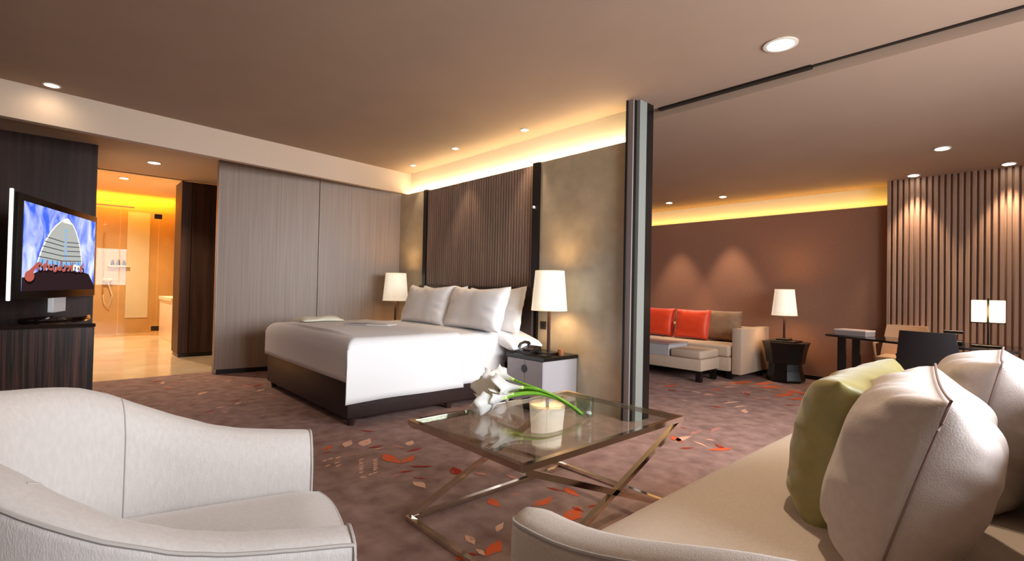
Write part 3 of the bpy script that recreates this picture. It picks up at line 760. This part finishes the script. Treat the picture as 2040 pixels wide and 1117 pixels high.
# screen picture: sky, tower, plinth and script lettering as coloured faces of one screen mesh
def sky_mat():
    m = bpy.data.materials.new('screen_sky'); m.use_nodes = True; nt = m.node_tree; nt.nodes.clear(); L = nt.links.new
    out = nt.nodes.new('ShaderNodeOutputMaterial'); e = nt.nodes.new('ShaderNodeEmission'); e.inputs[1].default_value = 0.8
    tc = nt.nodes.new('ShaderNodeTexCoord'); mp = nt.nodes.new('ShaderNodeMapping'); mp.inputs['Scale'].default_value = (2.2, 2.2, 1.4); mp.inputs['Rotation'].default_value = (0, 0.7, 0)
    n = nt.nodes.new('ShaderNodeTexNoise'); n.inputs['Scale'].default_value = 3.2; n.inputs['Detail'].default_value = 6; n.inputs['Distortion'].default_value = 0.6
    cr = nt.nodes.new('ShaderNodeValToRGB'); E_ = cr.color_ramp.elements
    E_[0].position = 0.38; E_[0].color = lin((64, 96, 214)); E_[1].position = 0.8; E_[1].color = lin((226, 232, 250))
    L(tc.outputs['Object'], mp.inputs[0]); L(mp.outputs[0], n.inputs['Vector']); L(n.outputs['Fac'], cr.inputs[0]); L(cr.outputs[0], e.inputs[0]); L(e.outputs[0], out.inputs[0])
    return m
scr_m = [sky_mat(), emission('screen_tower_face', (162, 164, 158), .8), emission('screen_tower_band', (74, 74, 84), .8), emission('screen_glass', (126, 166, 206), .8),
         emission('screen_plinth', (42, 28, 30), .8), emission('screen_letters', (168, 84, 70), .8), emission('screen_highlight', (244, 236, 214), .8), emission('screen_letter_shadow', (24, 12, 14), .8), emission('screen_dark_glass', (70, 100, 150), .8)]
sx0, sx1, sz0, sz1 = 0.045, W - 0.075, HB + 0.065, HT - 0.055
sb = MB()
def sq(pts, mi, lift):   # u from the left edge of the picture (near end), v up
    vs = [TM @ Vector((sx1 + (sx0 - sx1) * u, -0.0015 - 0.0004 * lift, sz0 + (sz1 - sz0) * v)) for u, v in pts]
    sb.add(vs, [list(range(len(vs)))], mi)
sq([(0, 0), (1, 0), (1, 1), (0, 1)], 0, 0)
def lerp(tb, t):
    for (a, x), (b, y) in zip(tb, tb[1:]):
        if t <= b: return x + (y - x) * (t - a) / (b - a)
    return tb[-1][1]
def edgeL(v): return lerp([(-.1, .13), (0, .15), (.3, .20), (.5, .25), (.7, .315), (.85, .385), (.93, .435), (1.0, .50)], (v - 0.3) / 0.62)
def edgeR(v): return lerp([(-.1, .82), (0, .80), (.3, .765), (.5, .74), (.7, .70), (.85, .655), (.93, .62), (1.0, .56)], (v - 0.3) / 0.62)
VV = [0.3 + 0.62 * k / 12 for k in range(13)]
sq([(edgeL(v), v) for v in VV] + [(0.535, 0.935)] + [(edgeR(v), v) for v in VV[::-1]], 1, 1)
sq([(0.15, .27), (0.80, .27), (edgeR(.37), .385), (0.48, .355), (edgeL(.37), .385)], 3, 2)
for k in range(9):
    u = .20 + k * .068; sq([(u, .27), (u + .018, .27), (u + .03 - .006 * k, .37), (u + .018 - .006 * k, .37)], 8, 3)
for i, v in enumerate((.39, .455, .52, .58, .635)):
    mid = (edgeL(v) + edgeR(v)) / 2
    sq([(edgeL(v), v + .008), (mid, v - .022), (mid, v - .010), (edgeL(v), v + .020)], 2, 3); sq([(mid, v - .022), (edgeR(v), v), (edgeR(v), v + .012), (mid, v - .010)], 2, 3)
for v in VV[2:10]: sq([(0.50 - .01, v), (.52, v - .008), (.545, v), (.52, v + .035)], 3, 4)
for ed, s_ in ((edgeL, 1), (edgeR, -1)):
    sq([(ed(v), v) for v in VV] + [(ed(v) + s_ * .014, v - .004) for v in VV[::-1]], 6, 3)
sq([(.47, .87), (.60, .87), (.565, .925), (.535, .94), (.50, .925)], 6, 4)
sq([(0, 0), (1, 0), (1, .06), (.90, .22), (.78, .25), (.2, .24), (.05, .16), (0, .15)], 4, 3)
rs = random.Random(5)
# a slanting row of round script letters along the top of the plinth: blurred shapes, as unreadable as on the set
def ring(cu, cv, ru, rv, wd, a0, a1, mi, lift, n=10):
    o_ = [(cu + ru * math.cos(a0 + (a1 - a0) * k / n), cv + rv * math.sin(a0 + (a1 - a0) * k / n)) for k in range(n + 1)]
    i_ = [(cu + (ru - wd) * math.cos(a0 + (a1 - a0) * k / n), cv + (rv - wd) * math.sin(a0 + (a1 - a0) * k / n)) for k in range(n + 1)]
    sq(o_ + i_[::-1], mi, lift)
ring(.085, .15, .06, .075, .06, 0, 2 * PI - .01, 7, 4); ring(.08, .17, .055, .065, .055, 0, 2 * PI - .01, 5, 5)
sq([(.06, .22), (.11, .20), (.20, .33), (.17, .34)], 5, 5)
for k, u in enumerate((.19, .26, .32, .38, .44, .50, .56, .61, .67, .72, .77)):
    hh = (.05, .045, .04, .06, .04, .05, .04, .045, .06, .05, .05)[k]
    ring(u + .012, .262, .036, hh, .022, 0, 2 * PI - .01, 7, 5)
    ring(u, .285, .034, hh, .024, 0.7 * k, 0.7 * k + 4.4, 5 if k not in (8, 9) else 6, 6)
    if k % 3 == 1: sq([(u - .01, .27), (u + .012, .27), (u + .03, .37), (u + .012, .37)], 5, 6)
sb.build('screen', scr_m, tv, False)

# ================================================================== hall wardrobe and bathroom fittings
wd_ = thing('wardrobe', 'tall dark brown hallway wardrobe seen past the end of the veneered wall', 'wardrobe', (-8.35, 2.15, 0))
MB().box(-8.6, -8.12, 1.215, 3.29, 0.05, 2.43).build('body', M_['darkwood'], wd_, False)
MB().box(-8.6, -8.16, 1.23, 3.29, 0.0, 0.05).build('plinth', M_['black'], wd_, False)
for ya, yb in ((1.215, 1.335), (1.345, 2.3), (2.31, 3.28)):
    MB().box(-8.12, -8.10, ya, yb, 0.06, 2.425, 0.002, 1).build('door', M_['darkwood'], wd_, False)
ss = thing('shower_screen', 'frameless glass shower screen with dark hinges at the back of the bathroom', 'shower screen', (-11.62, 0.6, 0))
MB().box(-11.625, -11.615, -0.28, 0.80, 0.0, 2.35).build('glass_panel', M_['sglass'], ss, False)
MB().box(-11.625, -11.615, 0.81, 1.38, 0.012, 2.35).build('glass_door', M_['sglass'], ss, False)
MB().box(-11.625, -11.615, 1.39, 1.66, 0.012, 2.35).build('glass_panel', M_['sglass'], ss, False)
for z in (0.13, 2.36 - .09): MB().box(-11.65, -11.59, 1.31, 1.43, z - .04, z + .05, 0.004, 1).build('hinge', M_['black'], ss, False)
MB().tube([(-11.62, -0.28, 2.40), (-11.62, 1.0, 2.40)], 0.012, 8).build('rail', M_['chrome'], ss)
MB().box(-11.635, -11.605, -0.28, 1.66, 0, 0.012).build('sill', M_['stone'], ss, False)
sf = thing('shower_shelf', 'small stone shelf with three dark bottles on the shower wall', 'shelf', (-12.36, 0.84, 1.31))
MB().box(-12.40, -12.28, 0.68, 1.02, 1.30, 1.325, 0.003, 1).build('board', M_['pale_stone'], sf, False)
for k, nm in enumerate(('left', 'middle', 'right')):
    o = MB().lathe([(.03, 0), (.032, .06), (.018, .075), (.02, .11)], (-12.34, .75 + .09 * k, 1.325), 14).build('toiletry_bottle', M_['bottle'])
    tag(o, '%s one of three small dark bottles on the shower shelf' % nm, 'bottle', 'toiletry bottles in the shower')
sh = thing('hand_shower', 'white hand shower with rail and hose at the left of the shower wall', 'shower', (-12.37, 0.66, 0.5))
MB().tube([(-12.36, .62, .75), (-12.36, .62, 1.95)], .012, 8).build('rail', M_['chrome'], sh)
MB().lathe([(.03, 0), (.08, .04), (.085, .06), (.02, .07)], (-12.32, .69, 1.0), 18).build('head', M_['steel'], sh)
MB().tube([(-12.33, .69, 1.0), (-12.33, .76, .75), (-12.33, .72, .52), (-12.35, .64, .6), (-12.36, .62, .8)], .009, 8).build('hose', M_['steel'], sh)
vc = thing('vanity_counter', 'pale stone vanity block with warm lit side in the bathroom', 'vanity', (-10.75, 1.6, 0))
MB().box(-11.5, -10.1, 1.42, 1.749, 0.0, 0.70, 0.004, 1).build('cabinet', M_['pale_stone'], vc, False)
MB().box(-11.5, -10.08, 1.40, 1.749, 0.70, 0.76, 0.004, 1).build('top', M_['pale_stone'], vc, False)
tag(MB().lathe([(.03, 0), (.03, .06), (.012, .075), (.012, .1), (.02, .105)], (-10.25, 1.56, .76), 14).build('soap_dispenser', M_['bottle']), 'small dark soap dispenser on the bathroom vanity', 'soap dispenser')
light('vanity_lamp', 'SPOT', (-9.3, 1.2, 2.68), 60, (255, 170, 50), (-1.1, .3, -2.2), radius=.05, angle=R(50))

# ================================================================== tub armchair
def shell(name_mat, parent, path, hf, T, zb, zin, pm, pip=True, nose=0.0):
    """path: list of (point, outward normal); hf(i, n): crest height"""
    n = len(path); prof = None; rows = []
    for i, (p, nn) in enumerate(path):
        h = hf(i / (n - 1))
        prof = [(T * .95, zb), (T + .004, h - .14), (T + .003, h - .03), (T - .002, h - .014), (T * .6, h - .005), (0, h), (-T * .45, h - .01), (-T * .9, h - .042), (-T - .012, h - .095), (-T - .01, (h - .095 + zin) / 2), (-T, zin)]
        rows.append([p + nn * a + Vector((0, 0, z)) for a, z in prof])
        if nose and i in (0, n - 1):
            fw = (path[0][0] - path[1][0]).normalized() if i == 0 else (path[-1][0] - path[-2][0]).normalized()
            ex = [[p + nn * (a * math.cos(q)) + fw * (nose * math.sin(q)) + Vector((0, 0, z if z < h - .03 else z - .02 * (1 - math.cos(q)))) for a, z in prof] for q in (R(25), R(45), R(62), R(76), R(86))]
            if i == 0: rows[:0] = ex[::-1]
            else: rows += ex
    n = len(rows)
    k = len(prof)
    def fine(rows): return rows
    mb = MB(); vs = [q for r_ in rows for q in r_]
    fs = [[i * k + j, i * k + j + 1, (i + 1) * k + j + 1, (i + 1) * k + j] for i in range(n - 1) for j in range(k - 1)]
    fs += [[i * k + k - 1, i * k, (i + 1) * k, (i + 1) * k + k - 1] for i in range(n - 1)]
    fs += [list(range(k)), [(n - 1) * k + j for j in range(k)]]
    mb.add(vs, fs)
    o = mb.build('shell', name_mat, parent, True, 62)
    if pip:
        MB().tube([r_[3] for r_ in rows], 0.004, 6).build('piping', pm, o)
    return o, rows
ac = thing('tub_armchair', 'pearl grey tub armchair with curved back in the left foreground', 'armchair', (-1.42, 0.2, 0))
O_ = Vector((-1.325, .54, 0)); dv = Vector((.25, .97, 0)).normalized(); rv = Vector((dv.y, -dv.x, 0))
HH = [.559, .563, .566, .569, .572, .576, .579, .583, .587, .592, .599, .605, .613, .624, .634, .648, .665, .682, .699, .717, .734, .747, .759, .766, .771, .775, .778, .781, .785, .788, .791, .793, .795, .796, .797]
def chair_path(a=.365, b=.40, v0=.35):
    loc = [(-a, -v0 * k / 14, -1, 0) for k in range(15)]
    for k in range(1, 40):
        t = PI * k / 40; nx, ny = -math.cos(t) / a, -math.sin(t) / b; l = math.hypot(nx, ny); loc.append((-a * math.cos(t), -v0 - b * math.sin(t), nx / l, ny / l))
    loc += [(a, -v0 + v0 * k / 14, 1, 0) for k in range(15)]
    return [(O_ + rv * u + dv * v, rv * nx + dv * ny) for u, v, nx, ny in loc]
cp = chair_path(); N_ = len(cp)
def chair_h(t):
    i = t * (N_ - 1); i = min(i, N_ - 1 - i); k = int(i); f = i - k
    return HH[k] + (HH[min(k + 1, 34)] - HH[k]) * f
shl, rows = shell(M_['chair'], ac, cp, chair_h, .058, 0.06, 0.30, M_['piping'])
# piping around the two front ends of the arms
for r_ in (rows[0], rows[-1]):
    MB().tube([q + dv * .001 for q in r_], 0.004, 6).build('front_piping', M_['piping'], shl)
# seam down the inside back
for i in (19, N_ - 20):
    MB().tube([rows[i][j] - cp[i][1] * .001 for j in range(5, 11)], 0.0016, 5).build('back_seam', M_['piping'], shl)
def seat_pt(u, v):   # rounded seat cushion filling the U
    uu = u * 2 - 1; depth = 0.02 + .0 * uu
    b = -0.35 - 0.345 * math.sqrt(max(0, 1 - (uu * .999) ** 2)) 
    y = b + (0.055 - .035 * uu ** 4 - b) * v
    e = min((1 - abs(uu)) * 2.2, 1) * min((1 - v) * 9, 1) ; e = max(0, e)
    z = 0.375 + 0.055 * e ** .6
    return O_ + rv * (uu * .312) + dv * y + Vector((0, 0, z))
mb = MB().grid(seat_pt, 25, 26)
bot = [seat_pt(i / 24, 1) for i in range(25)]
mb.add(bot + [p - Vector((0, 0, .075)) + dv * .006 for p in bot], [[i, i + 1, 26 + i, 25 + i] for i in range(24)])
st = mb.build('seat_cushion', M_['chair'], ac, True, 50)
MB().tube([p + dv * .003 + Vector((0, 0, -.004)) for p in bot], .0045, 6).build('piping', M_['chair'], st)
ap = [O_ + rv * (-.31 + .62 * i / 12) + dv * .028 for i in range(13)]
MB().add([p + Vector((0, 0, .06)) for p in ap] + [p + Vector((0, 0, .315)) for p in ap] + [p - dv * .05 + Vector((0, 0, .06)) for p in ap] + [p - dv * .05 + Vector((0, 0, .315)) for p in ap],
         [[i, i + 1, 14 + i, 13 + i] for i in range(12)] + [[26 + i, 27 + i, 40 + i, 39 + i] for i in range(12)] + [[13 + i, 14 + i, 40 + i, 39 + i] for i in range(12)]).build('front_rail', M_['chair'], ac, False)
for u, v in ((-.34, -.05), (.34, -.05), (-.24, -.62), (.24, -.62)):
    p = O_ + rv * u + dv * v; MB().lathe([(.016, 0), (.024, .062)], p, 12).build('leg', M_['darkwood'], ac)

# ================================================================== sand-grey sofa on the right
so = thing('sofa', 'long sand grey sofa with low rounded arms in the right foreground', 'sofa', (-0.35, 1.75, 0))
def sofa_path():
    xb, xf, ya, yb, rr = 0.055, -0.765, 0.80, 2.72, 0.32
    L = [(xf + (xb - rr - xf) * k / 10, ya, 0, -1) for k in range(11)]
    L += [(xb - rr + rr * math.sin(PI / 2 * k / 10), ya + rr - rr * math.cos(PI / 2 * k / 10), math.sin(PI / 2 * k / 10), -math.cos(PI / 2 * k / 10)) for k in range(1, 10)]
    L += [(xb, ya + rr + (yb - ya - 2 * rr) * k / 16, 1, 0) for k in range(17)]
    L += [(xb - rr + rr * math.cos(PI / 2 * k / 10), yb - rr + rr * math.sin(PI / 2 * k / 10), math.cos(PI / 2 * k / 10), math.sin(PI / 2 * k / 10)) for k in range(1, 10)]
    L += [(xb - rr + (xf - xb + rr) * k / 10, yb, 0, 1) for k in range(11)]
    return [(Vector((x, y, 0)), Vector((a, b, 0))) for x, y, a, b in L]
sp = sofa_path(); NS = len(sp)
def sofa_h(t):
    p = sp[round(t * (NS - 1))][0]
    return 0.56 + 0.11 * smoothstep(-0.72, -0.15, p.x) + 0.17 * smoothstep(-0.12, 0.05, p.x) * smoothstep(0.9, 1.6, p.y) + .06 * smoothstep(-.6, -.2, p.x) * smoothstep(2.3, 2.7, p.y)
sshl, srows = shell(M_['sofa'], so, sp, sofa_h, .068, 0.08, 0.28, M_['piping'], nose=.06)
MB().box(-0.80, -0.02, 0.865, 2.655, 0.08, 0.29).build('base', M_['sofa'], so, False)
def sofa_seat(u, v):
    x = -0.845 + 0.82 * u; y = 0.872 + 1.776 * v
    e = min(1, min(u * 6, (1 - v) * 14, v * 14)); e = max(e, 0)
    return Vector((x + 0.0 * (1 - e), y, 0.385 + 0.055 * e ** .5 + .006 * math.sin(PI * v)))
mb = MB().grid(sofa_seat, 26, 46)
fr_ = [sofa_seat(0, j / 45) for j in range(46)]
mb.add(fr_ + [p - Vector((-.01, 0, .10)) for p in fr_], [[i, i + 1, 47 + i, 46 + i] for i in range(45)])
mb.build('seat_cushion', M_['sofa'], so, True, 60)
for x, y in ((-.72, .84), (-.72, 2.68), (0, .95), (0, 2.58)):
    MB().lathe([(.018, 0), (.026, .085)], (x, y, 0), 12).build('leg', M_['darkwood'], so)

def sofa_cushion(name, orig, along, upd, w, h, t, m, seed, label, cat, group, pin=.06, wr=.032, power=.6, pm=None):
    o, P = cushion(name, w, h, t, m, 30, pin, wr, seed, xf=frame(orig, along, upd), power=power)
    tag(o, label, cat, group)
    if pm:
        p = seam_line(P, pm, None, 0.003); 
        for v in p.data.vertices: v.co += p.location - o.location
        p.location = (0, 0, 0); p.parent = o
    return o
CG = 'cushions on the foreground sofa'
sofa_cushion('cushion', (-0.31, 1.53, 0.425), (-0.17, 1, 0.02), (0.30, 0, 1), 0.56, 0.45, 0.29, M_['cush'], 3, 'large mauve grey cushion nearest the camera on the sofa, seam running down its edge', 'cushion', CG, pm=M_['seam'])
sofa_cushion('cushion', (-0.21, 2.09, 0.425), (-0.05, 1, 0), (0.22, 0, 1), 0.54, 0.47, 0.28, M_['cush'], 11, 'mauve grey cushion behind the nearest one against the sofa back', 'cushion', CG, pm=M_['seam'])
sofa_cushion('cushion', (-0.42, 1.74, 0.425), (0.02, 1, 0.03), (0.14, 0, 1), 0.56, 0.425, 0.25, M_['green'], 17, 'olive green silk cushion propped in front of the grey cushions', 'cushion', CG, wr=.026)

# ================================================================== coffee table
ct = thing('coffee_table', 'glass coffee table with crossed nickel legs in the middle foreground', 'coffee table', (-1.585, 1.71, 0))
X0, X1, Y0, Y1, ZT = -1.96, -1.21, 1.17, 2.24, 0.45
bw = 0.024
def fr4(z0, z1):
    b = MB(); b.box(X0, X1, Y0, Y0 + bw, z0, z1).box(X0, X1, Y1 - bw, Y1, z0, z1).box(X0, X0 + bw, Y0 + bw, Y1 - bw, z0, z1).box(X1 - bw, X1, Y0 + bw, Y1 - bw, z0, z1); return b
fr4(ZT - .024, ZT).build('top_frame', M_['chrome'], ct, False)
fr4(0.0, .022).build('floor_frame', M_['chrome'], ct, False)
for x in (X0 + bw / 2, X1 - bw / 2):
    for a, b in ((Y0, Y1), (Y1, Y0)):
        MB().bar((x + (.0 if a < b else .0), a + (0.015 if a < b else -.015), ZT - .024), (x, b + (.02 if a > b else -.02), .02), bw * .98, bw * .98 if a < b else bw * .9).build('leg', M_['chrome'], ct, False)
MB().box(X0 + bw, X1 - bw, Y0 + bw, Y1 - bw, ZT - .010, ZT - .001).build('glass_top', M_['tglass'], ct, False)
# glass tumbler with pebbles, calla lilies leaning out of it
vs_ = thing('glass_vase', 'clear glass tumbler vase at the right of the glass coffee table', 'vase', (-1.487, 1.83, ZT))
MB().lathe([(.040, .001), (.042, .006), (.044, .10), (.0415, .10), (.039, .010), (.002, .008)], (-1.487, 1.83, ZT), 28, cap=False).build('glass', M_['cglass'], vs_)
pb = MB(); rp = random.Random(2)
tag(pb.lathe([(.002, .0), (.012, .004), (.016, .011), (.011, .018), (.002, .02)], (-1.475, 1.845, ZT + .0105), 12).build('pebble', M_['pebble']), 'smooth white pebble inside the glass tumbler vase', 'pebble')
base = Vector((-1.492, 1.815, ZT + .018))
heads = [(-1.845, 1.60, .575, 'large calla lily in the upper middle of the bunch, opening left'), (-1.90, 1.60, .555, 'calla lily at the left end of the bunch'), (-1.885, 1.555, .515, 'lowest calla lily, dangling at the front left of the bunch'),
         (-1.80, 1.575, .545, 'calla lily in the middle of the bunch with pale green base'), (-1.84, 1.65, .545, 'calla lily at the back of the bunch'), (-1.775, 1.615, .575, 'calla lily nearest the stems with green tinged petal'),
         (-1.815, 1.545, .53, 'small calla lily low at the front of the bunch above the table edge'), (-1.87, 1.64, .595, 'calla lily standing highest at the back left of the bunch')]
for i, (hx, hy, hz, lb) in enumerate(heads):
    hp = Vector((hx, hy, hz)); hp += Vector((.045, .05, -.004)); t = thing('calla_lily', lb, 'flower', hp, 'white calla lilies leaning from the glass vase')
    st0 = base + Vector((.006 * math.cos(i * 1.1), .006 * math.sin(i * 1.1), .0)); c1 = st0 + Vector((-.10, -.06, .085 + .004 * (i % 3))); c2 = Vector((-1.70 + .006 * (i % 2), 1.70, .562 + .006 * (i % 3)))
    path = [(st0 * (1 - s) ** 3 + c1 * 3 * s * (1 - s) ** 2 + c2 * 3 * s * s * (1 - s) + hp * s ** 3) for s in [k / 16 for k in range(17)]]
    MB().tube(path, .0062, 8).build('stem', M_['stem'], t)
    d = (path[-1] - path[-3]).normalized(); x = d.cross(Vector((0, 0, 1))).normalized(); y = x.cross(d); roll = i * 1.3
    x, y = x * math.cos(roll) + y * math.sin(roll), y * math.cos(roll) - x * math.sin(roll)
    L_ = .115
    def spathe(u, v):
        a = (u * 2 - 1) * PI * .96; r = .006 + .03 * v ** 1.7 * (1 + .25 * math.cos(a)); lift = L_ * v * (1 + .38 * v * max(0, math.cos(a)) - .06)
        fl_ = .016 * max(0, v - .6) / .4 * (1 + .5 * math.sin(5 * a + i)); lift += .010 * v ** 3 * math.sin(4 * a + 2 * i)
        return hp + d * lift + x * (r + fl_) * math.sin(a) + y * (r + fl_) * math.cos(a)
    sm = MB().grid(spathe, 20, 10)
    for q, f in enumerate(sm.f): sm.m[q] = 1 if (q % 9) < 2 else 0
    sp_ = sm.build('spathe', [M_['lily'], M_['lily_green']], t); sp_.modifiers.new('t', 'SOLIDIFY').thickness = .0015
    MB().tube([hp + d * (.01 + .06 * k / 5) for k in range(6)], [.003, .004, .004, .004, .0035, .002], 6).build('spadix', M_['spadix'], t)
# ================================================================== living area: far sofa, lamp table, desk group
fs_ = thing('far_sofa', 'beige square armed sofa against the brown far wall', 'sofa', (-3.6, 6.3, 0))
MB().box(-4.9, -2.64, 5.95, 6.82, 0.10, 0.27, 0.015, 2).build('base', M_['sofa_far'], fs_)
for k in range(2): MB().box(-4.88 + 1.12 * k, -3.765 + 1.12 * k, 5.93, 6.62, 0.27, 0.405, 0.03, 3).build('seat_cushion', M_['sofa_far'], fs_)
MB().box(-4.9, -2.635, 6.60, 6.82, 0.25, 0.60, 0.03, 3).build('backrest', M_['sofa_far'], fs_)
MB().box(-2.63, -2.515, 5.98, 6.82, 0.07, 0.615, 0.012, 2).build('arm', M_['sofa_far'], fs_)
for x, y in ((-2.68, 6.05), (-2.57, 6.7), (-4.8, 6.05), (-4.8, 6.7)): MB().box(x - .03, x + .03, y - .03, y + .03, 0, .10).build('leg', M_['black'], fs_, False)
ch = thing('chaise_bench', 'low beige chaise bench in two layers in front of the far sofa', 'bench', (-3.2, 5.68, 0))
MB().box(-4.1, -2.75, 5.46, 5.925, 0.13, 0.265, 0.012, 2).build('base', M_['sofa_far'], ch)
MB().box(-3.15, -2.755, 5.465, 5.925, 0.265, 0.365, 0.03, 3).build('cushion', M_['sofa_far'], ch)
for x, y in ((-2.80, 5.52), (-2.80, 5.87), (-4.0, 5.52), (-4.0, 5.87)): MB().box(x - .03, x + .03, y - .03, y + .03, 0, .13).build('leg', M_['black'], ch, False)
bx = thing('tray_box', 'pale grey box table set on the chaise bench beside the sliding partition edge', 'side table', (-3.6, 5.68, .265))
MB().box(-4.08, -3.165, 5.47, 5.92, .265, .40, 0.004, 1).build('body', M_['lav'], bx, False)
MB().box(-4.09, -3.155, 5.465, 5.925, .40, .415, 0.003, 1).build('top', M_['greybox'], bx, False)
FC = 'cushions on the far sofa'
for (x, y, m, sd, lb) in ((-3.90, 6.40, 'orange', 2, 'orange red cushion at the left, cut off by the sliding partition'), (-3.36, 6.36, 'orange', 8, 'orange red cushion in the middle of the far sofa'), (-2.99, 6.47, 'taupe', 13, 'taupe patterned cushion at the right end of the far sofa')):
    o, P = cushion('cushion', .51, .42, .16, M_[m], 20, .05, .008, sd, xf=frame((x, y, .402), (1, 0.03, 0), (0, .22, 1)), power=.4); tag(o, lb, 'cushion', FC)
sd = thing('lamp_table', 'black sculpted side table with flared top beside the far sofa', 'side table', (-2.2, 6.48, 0))
def sqlathe(prof, c):
    b = MB(); vs = []; n = len(prof)
    for r, z in prof:
        for k in range(8):
            a = 2 * PI * (k + .5) / 8; kx = r * (1.0 if k % 2 == 0 else 1.0); vs.append((c[0] + kx * math.cos(a) * 1.08, c[1] + kx * math.sin(a) * 1.0, c[2] + z))
    fs = [[i * 8 + k, i * 8 + (k + 1) % 8, (i + 1) * 8 + (k + 1) % 8, (i + 1) * 8 + k] for i in range(n - 1) for k in range(8)]
    fs += [list(range(8)), [(n - 1) * 8 + k for k in range(8)]]
    return b.add(vs, fs)
sqlathe([(.185, .0), (.20, .03), (.17, .13), (.16, .22)], (-2.2, 6.48, 0)).build('base', M_['black'], sd, False)
sqlathe([(.19, .22), (.21, .36), (.235, .455), (.245, .47)], (-2.2, 6.48, 0)).build('bowl', M_['black'], sd, False)
MB().box(-2.34, -2.06, 6.35, 6.61, .468, .488, .004, 1).build('top_tray', M_['black'], sd, False)
table_lamp((-2.22, 6.48, 0.488), 'table lamp with pleated cream shade on the black side table in the living area', 'living area lamps', .138, .105, .30, .61, 5.0)

dk = thing('desk', 'dark glossy writing desk with black legs in front of the slatted wall', 'desk', (-0.9, 6.0, 0))
MB().prism([(-1.66, 6.03), (-1.30, 5.80), (-0.98, 5.645), (-0.6, 5.57), (-0.2, 5.60), (-0.2, 6.2), (-0.7, 6.22), (-1.3, 6.28), (-1.62, 6.28)], .61, .63).build('top', M_['desk'], dk, False)
for x, y in ((-1.52, 6.08), (-1.40, 6.12), (-.34, 5.75), (-.34, 6.1)): MB().box(x - .035, x + .035, y - .02, y + .02, 0, .61).build('leg', M_['black'], dk, False)
bxx = thing('box', 'flat mauve grey box on the left end of the dark desk', 'box', (-1.42, 6.1, .63))
bm_ = Matrix.Translation((-1.41, 6.08, .63)) @ Matrix.Rotation(R(-14), 4, 'Z')
MB().box(-.15, .15, -.09, .09, 0, .045, .003, 1, m4=bm_).build('body', M_['greybox'], bxx, False)
MB().box(-.153, .153, -.093, .093, .045, .062, .003, 1, m4=bm_).build('lid', M_['light_box'], bxx, False)
dl_ = thing('desk_lamp', 'desk lamp with square cream shade split by a dark post', 'lamp', (-.40, 5.9, .63))
MB().box(-.50, -.30, 5.82, 5.96, .63, .645, .003, 1).build('base', M_['black'], dl_, False)
MB().box(-.407, -.393, 5.895, 5.909, .645, 1.045).build('post', M_['black'], dl_, False)
for s in (-1, 1): MB().box(*sorted((-.40 + s * .010, -.40 + s * .105)), 5.85, 5.95, .838, 1.028, .004, 1).build('lamp_shade', M_['shade'], dl_, False)
MB().box(-.508, -.292, 5.897, 5.907, .828, .836).build('bar', M_['black'], dl_, False)
light('lamp_bulb', 'POINT', (-.40, 5.80, .93), 1.5, (255, 205, 140), radius=.05)
te = thing('telephone', 'dark telephone with silver handset on the desk behind the black chair', 'telephone', (-.64, 5.95, .63))
MB().box(-.72, -.56, 5.88, 6.02, .63, .66, .004, 1).build('base', M_['black'], te, False)
MB().bar((-.66, 5.93, .66), (-.6, 5.93, .73), .04, .012).build('stand', M_['steel'], te, False)
MB().box(-.69, -.555, 5.90, 5.94, .725, .75, .004, 1).build('handset', M_['black'], te, False)

def office_chair(name, label, c, rz, m, w, h0, h1, tilt, armm):
    t = thing(name, label, 'chair', (c[0], c[1], 0))
    X = Matrix.Translation((c[0], c[1], 0)) @ Matrix.Rotation(rz, 4, 'Z')
    MB().box(-w / 2, w / 2, -.2, .2, .36, .42, .02, 2, m4=X).build('seat', m, t)
    bk_ = MB()
    def bp(u, v, s): return X @ Vector(((u - .5) * w * (1.12 - .26 * v), .19 + tilt * v + .03 * (1 - (2 * u - 1) ** 2) + s * .022, h0 + (h1 - h0) * v))
    bk_.grid(lambda u, v: bp(u, v, 1), 12, 8); bk_.grid(lambda u, v: bp(u, v, -1), 12, 8)
    for (f) in ((0,), (1,)):
        pass
    n = 12 * 8
    ring_ = [i * 8 for i in range(12)] + [11 * 8 + j for j in range(1, 8)] + [i * 8 + 7 for i in range(10, -1, -1)] + [j for j in range(6, 0, -1)]
    base_ = 0
    for a, b in zip(ring_, ring_[1:] + ring_[:1]): bk_.f.append([a, b, n + b, n + a]); bk_.m.append(0)
    bk_.build('backrest', m, t, True, 50)
    for s in (-1, 1):
        p = [X @ Vector((s * w * .5, -.16, .40)), X @ Vector((s * w * .54, -.15, .55)), X @ Vector((s * w * .54, .16, .56))]
        MB().tube(p, .014, 8).build('armrest', armm, t)
    for x, y in ((-1, -1), (1, -1), (-1, 1), (1, 1)):
        MB().bar(X @ Vector((x * w * .44, y * .17, 0)), X @ Vector((x * w * .42, y * .16, .37)), .03, .03).build('leg', M_['black'], t, False)
    return t
office_chair('desk_chair', 'tan leather chair behind the desk against the slatted wall', (-1.08, 6.49, 0), 0.0, M_['beige_leather'], .40, .40, .735, .02, M_['beige_leather'])
office_chair('desk_chair', 'black leather chair with its back turned, in front of the desk', (-.66, 5.30, 0), R(172), M_['black_leather'], .40, .34, .77, .05, M_['black'])
